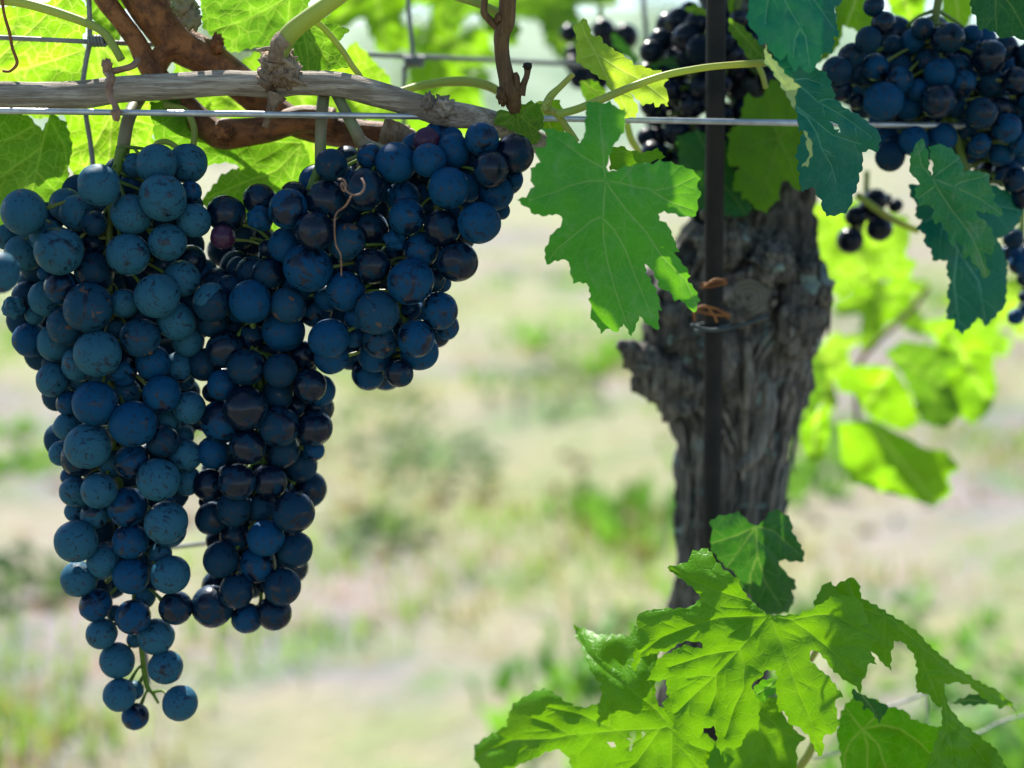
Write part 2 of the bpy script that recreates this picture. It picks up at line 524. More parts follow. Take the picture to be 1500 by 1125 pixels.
def flat_leaf(poly, veins, rng, grid=8.0, edge=5.0, vw=1.7, secondary=True, holes=(), sec_gap=26, sec_len=75, teeth=3.2):
    """2-D triangulated leaf: returns pts (n,2), faces, vein (n), broad (n)"""
    out = resample(poly, edge)
    # fine teeth
    o2 = []
    area = sum(a[0] * b[1] - b[0] * a[1] for a, b in zip(out, out[1:] + out[:1]))
    sg = 1 if area > 0 else -1
    ph, per = 0.0, 13.0
    for i, p in enumerate(out):
        a, b = out[i - 1], out[(i + 1) % len(out)]
        d = (b - a)
        d = d.normalized() if d.length > 1e-6 else Vector((1, 0))
        ph += (b - p).length
        if ph > per:
            ph = 0.0
            per = rng.uniform(9, 17)
        nrm = Vector((d.y, -d.x)) * sg
        o2.append(p + nrm * ((ph / per - .5) * teeth) + Vector((rng.uniform(-.5, .5), rng.uniform(-.5, .5))))
    out = o2
    vp, vwid = [], []
    segs = []
    for v in veins:
        line = resample(v, 4.0, False)
        n = len(line)
        for i, p in enumerate(line):
            wd = vw * (1.0 - 0.55 * i / max(1, n - 1))
            vp.append(p); vwid.append((wd, 1.0))
            a, b = line[max(0, i - 1)], line[min(n - 1, i + 1)]
            tdir = (b - a).normalized()
            segs.append((p, tdir, wd))
        if secondary:
            side = 1
            i = 5
            gap = max(3, int(sec_gap / 4))
            while i < n - 2:
                p = line[i]
                tdir = (line[i] - line[max(0, i - 2)]).normalized()
                side = -side
                an = R(rng.uniform(38, 55)) * side
                d = Vector((tdir.x * math.cos(an) - tdir.y * math.sin(an), tdir.x * math.sin(an) + tdir.y * math.cos(an)))
                L = sec_len * rng.uniform(.6, 1.1) * (1 - 0.45 * i / n)
                q = p.copy()
                for k in range(int(L / 4)):
                    d = (d + tdir * 0.03).normalized()
                    q = q + d * 4
                    vp.append(q.copy()); vwid.append((vw * 0.55 * (1 - k * 4 / L * .6), 0.6 * (1 - k * 4 / L * 0.6)))
                    segs.append((q.copy(), d.copy(), vw * 0.55))
                i += gap + rng.randint(-1, 1)
    xs = [p[0] for p in out]; ys = [p[1] for p in out]
    gx, gy = np.meshgrid(np.arange(min(xs), max(xs), grid), np.arange(min(ys), max(ys), grid * .87))
    gx = gx + (np.arange(gx.shape[0]) % 2)[:, None] * grid / 2
    gp = np.stack([gx.ravel(), gy.ravel()], 1)
    nr = np.random.RandomState(rng.randint(0, 9999))
    gp += nr.uniform(-1.2, 1.2, gp.shape)
    extra = []
    for p, d, wd in segs:
        nrm = Vector((-d.y, d.x))
        for o in (0, wd * 1.3, -wd * 1.3, wd * 3.0, -wd * 3.0):
            extra.append(p + nrm * o)
    ex = np.array([[e[0], e[1]] for e in extra]) if extra else np.zeros((0, 2))
    VP = np.array([[p[0], p[1]] for p in vp]) if vp else np.zeros((1, 2)) - 9999
    O = np.array([[p[0], p[1]] for p in out])

    def mind(P, Q):
        r = np.full(len(P), 1e9)
        for i in range(0, len(P), 2000):
            dd = ((P[i:i + 2000, None, :] - Q[None]) ** 2).sum(2)
            r[i:i + 2000] = np.sqrt(dd.min(1))
        return r
    gp = gp[inside_np(gp[:, 0], gp[:, 1], O)]
    gp = gp[(mind(gp, O) > edge * .6) & (mind(gp, VP) > 4.5)]
    if len(ex):
        ex = ex[inside_np(ex[:, 0], ex[:, 1], O)]
        ex = ex[mind(ex, O) > 1.5]
    allp = [Vector(p) for p in out] + [Vector((float(a), float(b))) for a, b in ex] + [Vector((float(a), float(b))) for a, b in gp]
    ne = len(out)
    edges = [(i, (i + 1) % ne) for i in range(ne)]
    vo, eo, fo, _, _, _ = delaunay_2d_cdt(allp, edges, [], 1, 1e-4)
    P = np.array([[v[0], v[1]] for v in vo])
    F = np.array([f for f in fo if len(f) == 3], int)
    cen = P[F].mean(1)
    keep = inside_np(cen[:, 0], cen[:, 1], O)
    for h in holes:
        keep &= ~inside_np(cen[:, 0], cen[:, 1], np.array(h))
    F = F[keep]
    # orient consistently
    a, b, c = P[F[:, 0]], P[F[:, 1]], P[F[:, 2]]
    ar = (b[:, 0] - a[:, 0]) * (c[:, 1] - a[:, 1]) - (b[:, 1] - a[:, 1]) * (c[:, 0] - a[:, 0])
    F[ar < 0] = F[ar < 0][:, ::-1]
    # vein strength
    vein = np.zeros(len(P)); broad = np.zeros(len(P))
    WD = np.array(vwid) if vwid else np.ones((1, 2))
    for i in range(0, len(P), 1500):
        d = np.sqrt(((P[i:i + 1500, None, :] - VP[None]) ** 2).sum(2))
        vein[i:i + 1500] = (np.exp(-(d / WD[None, :, 0]) ** 2) * WD[None, :, 1]).max(1)
        broad[i:i + 1500] = (np.exp(-(d / (WD[None, :, 0] * 6)) ** 2) * WD[None, :, 1]).max(1)
    return P, F, vein, broad, mind(P, O)


def relief(P, c, k, seed, cup, wav, pucker, broad, curl, edged, fine=.0035):
    """metres towards the viewer (+) for each 2-D point (pixels), k = metres per pixel"""
    size = max(np.ptp(P[:, 0]), np.ptp(P[:, 1]))
    out = np.zeros(len(P))
    for i, (x, y) in enumerate(P):
        u, v = (x - c[0]) / size, (y - c[1]) / size
        r2 = u * u + v * v
        h = cup * r2 * size
        h += wav * size * noise.noise(Vector((u * 3.2 + seed, v * 3.2, seed * .37)))
        h += wav * 0.35 * size * noise.noise(Vector((u * 9 + seed, v * 9, seed * .7 + 4)))
        h += fine * size * noise.noise(Vector((u * 22 + seed, v * 22, seed * .9 + 8)))
        out[i] = h
    out += pucker * (1 - broad) * 6.0
    out -= curl * np.exp(-edged / 9.0) * 8.0
    return out * k


def traced_leaf(label, segs, Y, mat, center, veins=(), tilt=(0, 0), cup=0.25, wav=0.05, pucker=0.35, curl=0.3, seed=1, holes=(), grid=8.0,
                group=None, petiole=None, vw=1.7, secondary=True, cat='leaf', sec_gap=26, sec_len=75, vorg=None, edge=5.0, pet_r=4.0, pet_mat='petiole'):
    rng = random.Random(seed)
    poly = []
    for ox, oy, s, ps in segs:
        poly += [(ox + x / s, oy + y / s) for x, y in ps]
    vox, voy, vs = vorg if vorg else segs[0][:3]
    vv = [[(vox + x / vs, voy + y / vs) for x, y in v] for v in veins]
    hh = [[(vox + x / vs, voy + y / vs) for x, y in h] for h in holes]
    c = (vox + center[0] / vs, voy + center[1] / vs)
    P, F, vein, broad, ed = flat_leaf(poly, vv, rng, grid, edge, vw, secondary, hh, sec_gap, sec_len)
    k = mpp(at(c[0], c[1], Y))
    rel = relief(P, c, k, seed * 3.1, cup, wav, pucker, broad, curl, ed)
    V = []
    for (x, y), h in zip(P, rel):
        yy = Y + tilt[0] * (x - c[0]) * k + tilt[1] * (y - c[1]) * k - h
        V.append(at(x, y, yy))
    lc = np.stack([(P[:, 0] - c[0]) * k * 100, (P[:, 1] - c[1]) * k * 100, np.full(len(P), seed * 7.3)], 1)
    faces = [tuple(int(i) for i in f[::-1]) for f in F]
    o = link_mesh('vine_leaf', V, faces, mat, loc=at(c[0], c[1], Y), attrs={'vein': ('FLOAT', vein), 'leafco': ('FLOAT_VECTOR', lc)})
    tag(o, label, cat, group)
    if petiole:
        b = MB()
        b.tube(pts([(x, y, pet_r, d) for x, y, d in petiole], Y), 8, 6)
        b.build('petiole', M[pet_mat], o)
    return o


def generic_outline(rng, n=150, size=100.0):
    """a five-lobed toothed vine leaf, petiole notch at the top, tip downwards (y down, pixels)"""
    lob = [(0, 1.0, .34), (58, .90, .30), (-58, .88, .30), (112, .74, .30), (-112, .76, .30)]
    lob = [(a + rng.uniform(-6, 6), l * rng.uniform(.9, 1.08), w) for a, l, w in lob]
    ps = []
    for i in range(n):
        th = -180 + 360 * (i + .5) / n
        r = 0.0
        for a, l, w in lob:
            d = math.radians((th - a + 180) % 360 - 180)
            r = max(r, l * math.exp(-(d / (w * 1.55)) ** 2) * (1 - .12 * abs(d)))
        r = max(r, .50)
        notch = min(1.0, (180 - abs(th)) / 32.0)
        r *= 0.16 + 0.84 * notch ** .8
        tooth = (i * 0.27 % 1.0)
        r *= 1 + .085 * (tooth - .5) + rng.uniform(-.015, .015)
        a = math.radians(th)
        ps.append((math.sin(a) * r * size, math.cos(a) * r * size))
    veins = []
    for a, l, w in lob:
        a = math.radians(a)
        bend = rng.uniform(-.12, .12)
        veins.append([(math.sin(a + bend * q) * l * size * .9 * q, math.cos(a + bend * q) * l * size * .9 * q) for q in (0, .25, .5, .75, 1)])
    return ps, veins


GEN = []


def generic_meshes(n=5):
    for i in range(n):
        rng = random.Random(100 + i)
        ps, vs = generic_outline(rng)
        P, F, vein, broad, ed = flat_leaf(ps, vs, rng, 7.0, 4.0, 1.3, True, (), 16, 40)
        rel = relief(P, (0, 0), 1.0, i * 5.3 + 2, (0.5, -0.4, 0.3, -.6, .6)[i % 5], .10, .3, broad, .3, ed)
        V = [(x / 100, -y / 100, h / 100) for (x, y), h in zip(P, rel)]
        me = bpy.data.meshes.new('vine_leaf')
        me.from_pydata(V, [], [tuple(int(q) for q in f[::-1]) for f in F])
        a = me.attributes.new('vein', 'FLOAT', 'POINT'); a.data.foreach_set('value', vein.astype(np.float32))
        a = me.attributes.new('leafco', 'FLOAT_VECTOR', 'POINT')
        lc = np.stack([P[:, 0] * .06, P[:, 1] * .06, np.full(len(P), i * 7.7)], 1).astype(np.float32)
        a.data.foreach_set('vector', lc.ravel())
        me.shade_smooth()
        me.materials.append(LM['glow'])
        GEN.append(me)


def place_leaf(label, pos, size, roll, tx, tz, mat, var=0, group=None, pet=None):
    """pos: world point of the petiole end; size: metres from there to the tip; roll: degrees, tip direction in the picture (0 = down, + = to the right)"""
    o = bpy.data.objects.new('vine_leaf', GEN[var % len(GEN)])
    COL.objects.link(o)
    m = Matrix.Translation(pos) @ Matrix.Rotation(R(tz), 4, 'Z') @ Matrix.Rotation(R(tx), 4, 'X') @ Matrix.Rotation(R(-roll), 4, 'Y') @ Matrix.Rotation(R(90), 4, 'X') @ Matrix.Scale(size, 4)
    o.matrix_world = m
    o.material_slots[0].link = 'OBJECT'
    o.material_slots[0].material = mat
    tag(o, label, 'leaf', group)
    return o


generic_meshes()

# ------------------------------------------------------------------ ground, far things


def ground_mat():
    t = NT('vineyard_soil')
    co = t.geo()
    a = t.noise(co, 0.55, 5, 0.6, 0.4)
    b = t.noise(co, 2.3, 6, 0.6, 0.3)
    c_ = t.noise(co, 9.0, 6, 0.65)
    d = t.noise(co, 60.0, 4, 0.6)
    soil = t.mix(t.step(b, 0.4, 0.62), (0.225, 0.19, 0.175), (0.135, 0.14, 0.155))  # the blue-grey patches are shadow painted into the soil colour
    soil = t.mix(t.math('MULTIPLY', t.step(c_, 0.52, 0.64), 0.8), soil, (0.20, 0.115, 0.085))
    soil = t.mix(t.math('MULTIPLY', t.step(d, 0.45, 0.7), 0.6), soil, (0.13, 0.11, 0.10))
    dry = t.mix(t.step(c_, 0.35, 0.65), (0.215, 0.20, 0.115), (0.155, 0.185, 0.085))
    grs = t.mix(t.step(c_, 0.35, 0.65), (0.10, 0.18, 0.045), (0.075, 0.14, 0.045))
    c = t.mix(t.step(a, 0.42, 0.56), soil, dry)
    c = t.mix(t.math('MULTIPLY', t.step(b, 0.52, 0.66), 0.8), c, grs)
    h = t.math('ADD', c_, t.math('MULTIPLY', d, 0.4))
    return t.done(t.bsdf(c, 0.9, 0.15, 0, t.bump(h, 0.8, 0.03)))


M['ground'] = ground_mat()
xs = [-1500, -300, -60, -20] + [x * .15 for x in range(-66, 67)] + [20, 60, 300, 1500]
ys = [-300, -20, -4] + [y * .15 for y in range(-8, 80)] + [16, 25, 60, 200, 700, 2000]
gv, gf = [], []
for y in ys:
    for x in xs:
        z = 0.035 * noise.fractal(Vector((x * 1.3, y * 1.3, 3.0)), 0.7, 2.1, 4) if abs(x) < 11 and -2 < y < 13 else 0.0
        gv.append(Vector((x, y, z)))
nx = len(xs)
for j in range(len(ys) - 1):
    for i in range(nx - 1):
        gf.append((j * nx + i, j * nx + i + 1, (j + 1) * nx + i + 1, (j + 1) * nx + i))
g = link_mesh('ground', gv, gf, M['ground'], loc=Vector((0, 0, 0)))
tag(g, 'pale stony soil with dry grass and weeds under the vines', 'ground', kind='structure')

# grass and weeds
rng = np.random.RandomState(4)


def blades(name, n, mat, ymin, ymax, hmin, hmax, wid, thr, seed, label, cat, spread=0.05, per=7):
    v, f = [], []
    k = 0
    tries = 0
    while k < n and tries < n * 12:
        tries += 1
        y = ymin + (ymax - ymin) * rng.rand() ** 1.5
        x = rng.uniform(-1, 1) * (0.5 * y + 0.8)
        q = noise.noise(Vector((x * 1.1 + seed, y * 1.1, seed)))
        if q < thr: continue
        k += 1
        for b in range(per):
            bx, by = x + rng.normal(0, spread), y + rng.normal(0, spread)
            h = rng.uniform(hmin, hmax)
            an = rng.uniform(0, 2 * math.pi)
            w = wid * rng.uniform(.6, 1.3)
            lean = rng.normal(0, .5, 2) * h
            dx, dy = math.cos(an) * w, math.sin(an) * w
            i = len(v)
            z0 = -0.02
            v += [Vector((bx - dx, by - dy, z0)), Vector((bx + dx, by + dy, z0)), Vector((bx + dx * .8 + lean[0] * .4, by + dy * .8 + lean[1] * .4, h * .6)),
                  Vector((bx - dx * .8 + lean[0] * .4, by - dy * .8 + lean[1] * .4, h * .6)), Vector((bx + lean[0], by + lean[1], h))]
            f += [(i, i + 1, i + 2, i + 3), (i + 3, i + 2, i + 4)]
    o = link_mesh(name, v, f, mat, loc=Vector((0, 0, 0)), smooth=False)
    tag(o, label, cat, kind='stuff')


M['grass'] = plain_mat('grass', (0.10, 0.22, 0.03), (0.22, 0.30, 0.05), 0.6, 0, 6, 0.3, 0, (0.3, 0.5, 0.03))
M['grass_dry'] = plain_mat('grass_dry', (0.24, 0.22, 0.12), (0.19, 0.19, 0.10), 0.7, 0, 6, 0.2, 0, (0.4, 0.34, 0.1))
M['weed'] = plain_mat('weed_leaf', (0.07, 0.18, 0.04), (0.12, 0.26, 0.05), 0.6, 0, 6, 0.3, 0, (0.2, 0.45, 0.03))
M['clump'] = plain_mat('weed_clump_leaf', (0.09, 0.15, 0.06), (0.15, 0.21, 0.07), 0.7, 0, 6, 0.2, 0, (0.14, 0.26, 0.04))
M['fallen'] = plain_mat('fallen_leaf', (0.42, 0.20, 0.13), (0.40, 0.30, 0.10), 0.7, 0, 5, 0.2, 0)
blades('grass', 650, M['grass'], 1.15, 9, .015, .06, .004, 0.10, 3.0, 'fresh green grass tufts growing on the vineyard floor', 'grass')
blades('dry_grass', 1500, M['grass_dry'], 1.15, 11, .015, .05, .003, -0.05, 9.0, 'straw coloured dry grass between the green tufts', 'grass')
blades('weeds', 300, M['weed'], 1.3, 7, .02, .07, .016, 0.16, 21.0, 'broad leaved green weeds in low patches on the soil', 'weeds', .05, 9)
blades('fallen_leaves', 260, M['fallen'], 1.15, 6, .004, .012, .018, 0.05, 31.0, 'reddish dead leaves scattered on the soil', 'leaves', .1, 3)

# far slope and trees
M['hill'] = plain_mat('far_slope', (0.10, 0.17, 0.10), (0.22, 0.28, 0.20), 0.9, 0, 0.12, 0.1, 0)
hv, hf = [], []
n = 60
for i in range(n + 1):
    x = -500 + 1000 * i / n
    h = 22 + 10 * noise.noise(Vector((x * .012, 1.3, 0))) + 3 * noise.noise(Vector((x * .07, 5, 0)))
    for j, (fy, fz) in enumerate(((140, 0), (170, .5), (210, .85), (260, 1.0))):
        hv.append(Vector((x, fy, -0.3 + h * fz + (2 * noise.noise(Vector((x * .05, fy * .05, 2))) if j else 0))))
for i in range(n):
    for j in range(3):
        a = i * 4 + j
        hf.append((a, a + 4, a + 5, a + 1))
o = link_mesh('hill', hv, hf, M['hill'], loc=Vector((0, 200, 0)))
tag(o, 'low green slope far behind the vineyard', 'hill', kind='structure')

M['tree_leaf'] = plain_mat('tree_foliage', (0.05, 0.10, 0.03), (0.10, 0.17, 0.05), 0.7, 0, 0.8, 0.2, 0, (0.16, 0.30, 0.03))


def far_tree(x, y, h, seed, label):
    r = random.Random(seed)
    e = empty('tree', (x, y, 0))
    b = MB()
    b.tube([(Vector((x, y, -.1)), h * .03), (Vector((x + .1, y, h * .3)), h * .022), (Vector((x, y + .1, h * .75)), h * .008)], 8, 4)
    for k in range(6):
        a = r.uniform(0, 6.28)
        z = h * r.uniform(.25, .6)
        b.tube([(Vector((x, y, z)), h * .012), (Vector((x + math.cos(a) * h * .2, y + math.sin(a) * h * .2, z + h * .16)), h * .004)], 6, 3)
    b.build('trunk', M['bark'], e)
    v, f = [], []
    for k in range(34):
        c = Vector((x + r.gauss(0, h * .15), y + r.gauss(0, h * .15), h * r.uniform(.32, .95)))
        for q in range(42):
            p = c + Vector((r.gauss(0, 1), r.gauss(0, 1), r.gauss(0, .7))) * h * .055
            s = h * r.uniform(.010, .022)
            d1 = Vector((r.gauss(0, 1), r.gauss(0, 1), r.gauss(0, 1))).normalized()
            d2 = d1.orthogonal().normalized()
            i = len(v)
            v += [p - d1 * s, p + d2 * s * .6, p + d1 * s, p - d2 * s * .6]
            f.append((i, i + 1, i + 2, i + 3))
    link_mesh('crown', v, f, M['tree_leaf'], e, smooth=False)
    tag(e, label, 'tree', 'trees far behind the vineyard')


for i, (x, y, h) in enumerate(((-14, 60, 9), (-3, 46, 6.5), (7, 52, 8), (15, 45, 7), (26, 58, 10), (-27, 66, 9))):
    far_tree(x, y, h, i, 'broad green tree out of focus far behind the vines')

# ------------------------------------------------------------------ grapes
GM = []
for k in range(5):
    bm = bmesh.new()
    bmesh.ops.create_uvsphere(bm, u_segments=36, v_segments=24, radius=1.0)
    for v in bm.verts:
        d = v.co.normalized()
        s = 1 + 0.035 * noise.noise(d * 1.1 + Vector((k * 3.1, 0, 0))) + 0.012 * noise.noise(d * 3.0 + Vector((0, k * 2.2, 0)))
        z = d.z
        s *= 1 - 0.035 * math.exp(-((1 - abs(z)) / .02)) if z < 0 else 1 - 0.05 * math.exp(-((1 - z) / .03))
        v.co = d * s
        v.co.z *= 1.0 + 0.03 * (k - 2) / 2
    me = bpy.data.meshes.new('grape')
    bm.to_mesh(me); bm.free(); me.shade_smooth()
    me.materials.append(M['grape_mid'])
    GM.append(me)
SHR = []
for k in range(2):
    bm = bmesh.new()
    bmesh.ops.create_uvsphere(bm, u_segments=36, v_segments=26, radius=1.0)
    for v in bm.verts:
        d = v.co.normalized()
        s = 0.9 + 0.28 * noise.noise(d * 1.5 + Vector((k * 5.1 + 9, 0, 0))) - 0.16 * abs(noise.noise(d * 3.4 + Vector((0, k * 2.2, 7)))) + .05 * noise.noise(d * 8)
        v.co = d * s
    me = bpy.data.meshes.new('shrivelled_grape')
    bm.to_mesh(me); bm.free(); me.shade_smooth()
    me.materials.append(M['grape_dark'])
    SHR.append(me)


def bunch(label, regs, Y0, mats, axis, seed, lay=0.0065, group='dark blue grape bunches hanging on the vine', grow=1.0, stem_mat='rachis', fill=0, inner=False, fill_y=9999, gaps=()):
    """regs: [(ox, oy, scale, [(x, y, r, layer[, kind])])] in zoomed photo pixels; axis: [(px, py, r)] of the central stem"""
    rng = random.Random(seed)
    items = []
    for ox, oy, s, L in regs:
        for q in L:
            items.append((q[3] if len(q) > 3 else rng.uniform(0, 1.5), ox + q[0] / s, oy + q[1] / s, q[2] / s * grow, q[4] if len(q) > 4 else None))
    items.sort(key=lambda a: a[0])
    top = at(axis[0][0], axis[0][1], Y0 + .012)
    root = empty('grape_bunch', top)
    tag(root, label, 'grape bunch', group)
    if fill:
        D = np.array([(q[1], q[2], q[3]) for q in items])
        x0, y0 = D[:, 0].min() - 20, D[:, 1].min() - 20
        gx, gy = np.meshgrid(np.arange(x0, D[:, 0].max() + 20, 5.0), np.arange(y0, D[:, 1].max() + 20, 5.0))

        def covered(X, Y_):
            r = np.zeros(X.shape, bool)
            for a, b, c_ in D:
                r |= (X - a) ** 2 + (Y_ - b) ** 2 < (c_ * .97) ** 2
            return r
        for it in range(fill):
            cov = covered(gx, gy)
            hits = np.zeros(gx.shape, int)
            for k in range(12):
                an = 2 * math.pi * k / 12
                h = np.zeros(gx.shape, bool)
                for dd in (8, 14, 20, 27, 34):
                    h |= covered(gx + math.cos(an) * dd, gy + math.sin(an) * dd)
                hits += h
            cand = (~cov) & (hits >= 10) & (gy < fill_y)
            for a, b, c_ in gaps:
                cand &= (gx - a) ** 2 + (gy - b) ** 2 > c_ ** 2
            idx = np.argwhere(cand)
            if len(idx) == 0: break
            q = idx[rng.randrange(len(idx))]
            fx, fy = float(gx[q[0], q[1]]), float(gy[q[0], q[1]])
            fr = rng.uniform(21, 26)
            items.append((2.4 + rng.random() * 1.2, fx, fy, fr, 'f'))
            D = np.vstack([D, [(fx, fy, fr)]])
    placed, hid = [], []
    for layer, px, py, pr, kind in items:
        Y = Y0 + layer * lay + rng.uniform(-.0008, .0008)
        for it in range(120):
            c = at(px, py, Y)
            r = pr * mpp(c)
            ok = True
            for c2, r2 in placed:
                if (c - c2).length < (r + r2) * 0.90:
                    ok = False
                    break
            if ok: break
            Y += 0.0006
        placed.append((c, r))
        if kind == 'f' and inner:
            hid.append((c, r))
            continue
        shr = kind == 's'
        o = bpy.data.objects.new('grape', (SHR if shr else GM)[rng.randrange(2 if shr else 5)])
        COL.objects.link(o)
        o.parent = root
        o.location = c - top
        o.scale = (r * rng.uniform(.96, 1.03), r * rng.uniform(.96, 1.03), r * rng.uniform(.97, 1.05))
        o.rotation_euler = (rng.uniform(0, 6.28), rng.uniform(0, 6.28), rng.uniform(0, 6.28))
        o.material_slots[0].link = 'OBJECT'
        mt = rng.choices([m for m, w in mats], [w for m, w in mats])[0]
        if kind == 'p': mt = 'grape_purple'
        if kind == 'c': mt = 'grape_scar'
        if kind == 'd': mt = 'grape_dark'
        o.material_slots[0].material = M[mt]
        if kind == 'p': o['label'] = 'reddish purple unripe grape'
        if shr: o['label'] = 'shrivelled wrinkled grape'
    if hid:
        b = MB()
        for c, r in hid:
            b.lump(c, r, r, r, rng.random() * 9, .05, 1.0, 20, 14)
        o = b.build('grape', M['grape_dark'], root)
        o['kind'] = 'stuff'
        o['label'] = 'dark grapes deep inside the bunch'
    # central stem with a short stalk to every berry
    b = MB()
    ax = catmull(pts([(x, y, r, .013 + (q[0] if q else 0)) for x, y, r, *q in axis], Y0), 8)
    b.tube(ax, 8, 1, 0.12, 300, .3, seed)
    for c, r in placed:
        best = min(ax, key=lambda a: (a[0] - (c + Vector((0, 0, r * 1.2)))).length)
        p0 = best[0]
        d = (p0 - c)
        if d.length < r * 1.1 or d.length > r * 5.5: continue
        e = c + d.normalized() * r * .94
        mid = p0.lerp(e, .55) + Vector((0, 0.002, r * .18))
        w = 2.1 * mpp(c)
        b.tube([(p0, w * 1.5), (mid, w), (e, w * 1.5)], 6, 4)
    b.build('rachis', M[stem_mat], root)
    return root


Z = 4.6875
A_L = [
    (0, 200, Z, [(680, 335, 147, 0), (1120, 420, 162, .4), (1075, 190, 142, 1), (1288, 185, 135, 1.5), (925, 200, 85, 2.2), (905, 320, 75, 2.2), (1310, 380, 75, 2),
                 (900, 535, 140, 1), (165, 520, 155, 0), (455, 470, 118, 2), (535, 525, 128, 1.2), (650, 597, 87, 1), (880, 810, 147, .5), (1150, 725, 132, 1), (1330, 575, 118, 1.6),
                 (405, 785, 164, 0), (325, 690, 122, 1.2), (50, 690, 90, 2), (165, 800, 127, 1.2), (650, 930, 137, .8), (425, 1035, 122, 1), (1080, 1095, 157, .2), (1250, 975, 125, 1),
                 (1310, 850, 105, 2), (315, 935, 60, 2), (1400, 940, 100, 2), (640, 740, 90, 2.4, 'd'), (1130, 880, 80, 2.4, 'd')]),
    (0, 400, Z, [(605, 238, 168, 0, 'c'), (855, 208, 103, 1), (1450, 190, 125, 1.2), (95, 235, 88, 2, 's'), (320, 175, 125, 1.6), (455, 365, 130, 1, 'c'), (210, 460, 120, 1.5),
                 (240, 290, 70, 2), (390, 480, 135, 1.4), (670, 550, 166, 0), (965, 445, 133, .6, 'c'), (1210, 330, 133, .8), (1290, 465, 113, 1.3), (540, 625, 118, 1), (835, 675, 115, 1.4, 's'),
                 (1050, 618, 120, .9), (1225, 650, 105, 1.4), (1270, 740, 70, 2), (360, 735, 115, 1.4), (530, 735, 80, 1.8), (650, 895, 158, 0), (475, 895, 88, 1.5), (870, 820, 100, 2),
                 (1110, 830, 128, .8), (1300, 925, 112, 1.5), (915, 1035, 161, 0), (470, 1055, 98, 1.5), (1150, 1010, 100, 2), (1260, 1120, 70, 2), (690, 700, 90, 1.8), (800, 385, 70, 2)]),
    (40, 600, Z, [(420, 248, 158, 0), (930, 215, 112, 1), (1085, 315, 115, 1.3), (1085, 160, 60, 2), (240, 300, 92, 2), (360, 335, 125, 1.2), (300, 460, 70, 2), (720, 355, 120, .6),
                  (590, 370, 100, 2), (900, 480, 147, .3), (1095, 490, 105, 1.4), (335, 565, 110, 1.2), (493, 557, 127, .2), (690, 668, 134, .5), (955, 775, 150, 0), (975, 830, 115, 1.2),
                  (330, 700, 75, 1.8), (465, 720, 100, 1.3), (335, 905, 145, .3), (710, 905, 122, .7), (530, 1040, 118, 1), (910, 990, 85, 1.8), (830, 1040, 60, 2), (985, 610, 35, 2)]),
    (40, 830, Z, [(355, 85, 122, 1), (713, 65, 128, .5), (985, 55, 132, .6), (470, 265, 110, .8), (1020, 283, 115, 1), (727, 345, 119, .3), (510, 460, 110, .9), (885, 480, 122, 1.2),
                  (618, 645, 117, 1), (800, 210, 80, 2), (740, 500, 60, 2), (950, 690, 118, 1), (635, 880, 115, .5), (1050, 937, 122, .6), (742, 1028, 93, 1), (735, 850, 65, 1.8),
                  (600, 320, 55, 2)]),
]
bunch('longest conical bunch, bloom-dusted blue grapes, hanging at the left below the grey cane', A_L, .425,
      [('grape_bloom', .78), ('grape_mid', .16), ('grape_dark', .06)],
      [(178, 215, 8, 0), (162, 300, 5), (160, 400, 5), (160, 520, 5), (165, 640, 5), (180, 760, 4.5), (195, 860, 4), (206, 940, 4), (214, 1000, 4), (224, 1016, 2.5), (232, 1030, 2)], 11, fill=60, inner=True, fill_y=860, gaps=[(305, 345, 12), (207, 775, 10), (130, 255, 18), (290, 265, 14)])

B_L = [
    (270, 250, Z, [(290, 300, 130, 1), (265, 455, 82, .8, 'p'), (520, 200, 110, 1.4), (520, 330, 95, 1.2, 's'), (580, 705, 105, .6), (470, 700, 110, 1.4), (370, 670, 75, 1.8),
                   (190, 905, 127, .5), (455, 900, 145, .4), (712, 925, 122, .7, 'c'), (310, 800, 80, 1.5), (190, 1030, 110, 1.3), (570, 530, 60, 1.8)]),
    (270, 470, Z, [(275, 195, 125, .4), (425, 320, 123, .3), (660, 340, 115, .4), (680, 70, 140, .7), (460, 110, 100, 1.3), (140, 300, 115, 1.4), (265, 440, 105, 1), (195, 490, 70, 1.8),
                   (417, 600, 148, 0), (640, 510, 108, 1), (862, 445, 115, .5), (930, 480, 108, 1.2), (650, 725, 137, .3), (892, 740, 125, .7), (260, 690, 143, .8), (130, 680, 80, 1.8),
                   (435, 862, 123, .3), (668, 890, 120, .9), (200, 905, 108, 1.2), (305, 910, 75, 1.6), (765, 590, 70, 1.6), (785, 985, 118, 1), (890, 890, 70, 1.5), (865, 980, 50, 2),
                   (820, 240, 100, 2.2), (560, 200, 90, 2)]),
    (260, 690, Z, [(410, 75, 123, .2), (632, 70, 118, .6), (215, 95, 110, 1.2), (900, 125, 125, 1), (387, 258, 122, .4), (235, 325, 110, 1.1), (195, 210, 45, 2), (797, 282, 138, .4),
                   (580, 250, 100, 1.2, 'c'), (400, 445, 105, .9), (607, 460, 123, .3), (808, 542, 118, .8), (298, 608, 118, .7), (552, 640, 122, .8), (405, 825, 113, .4), (720, 795, 128, .6),
                   (240, 928, 138, .8), (478, 1010, 100, 1.3), (665, 975, 115, 1.1), (590, 780, 55, 2.2)]),
    (0, 0, 1.0, [(345, 390, 22, 2.4), (320, 415, 23, 2.4), (350, 450, 23, 2.6), (304, 462, 18, 2.6), (385, 420, 22, 2.6), (400, 380, 22, 2.4), (420, 480, 22, 2.6), (330, 560, 22, 2.6), (420, 640, 22, 2.6), (340, 700, 22, 2.6)]),
]
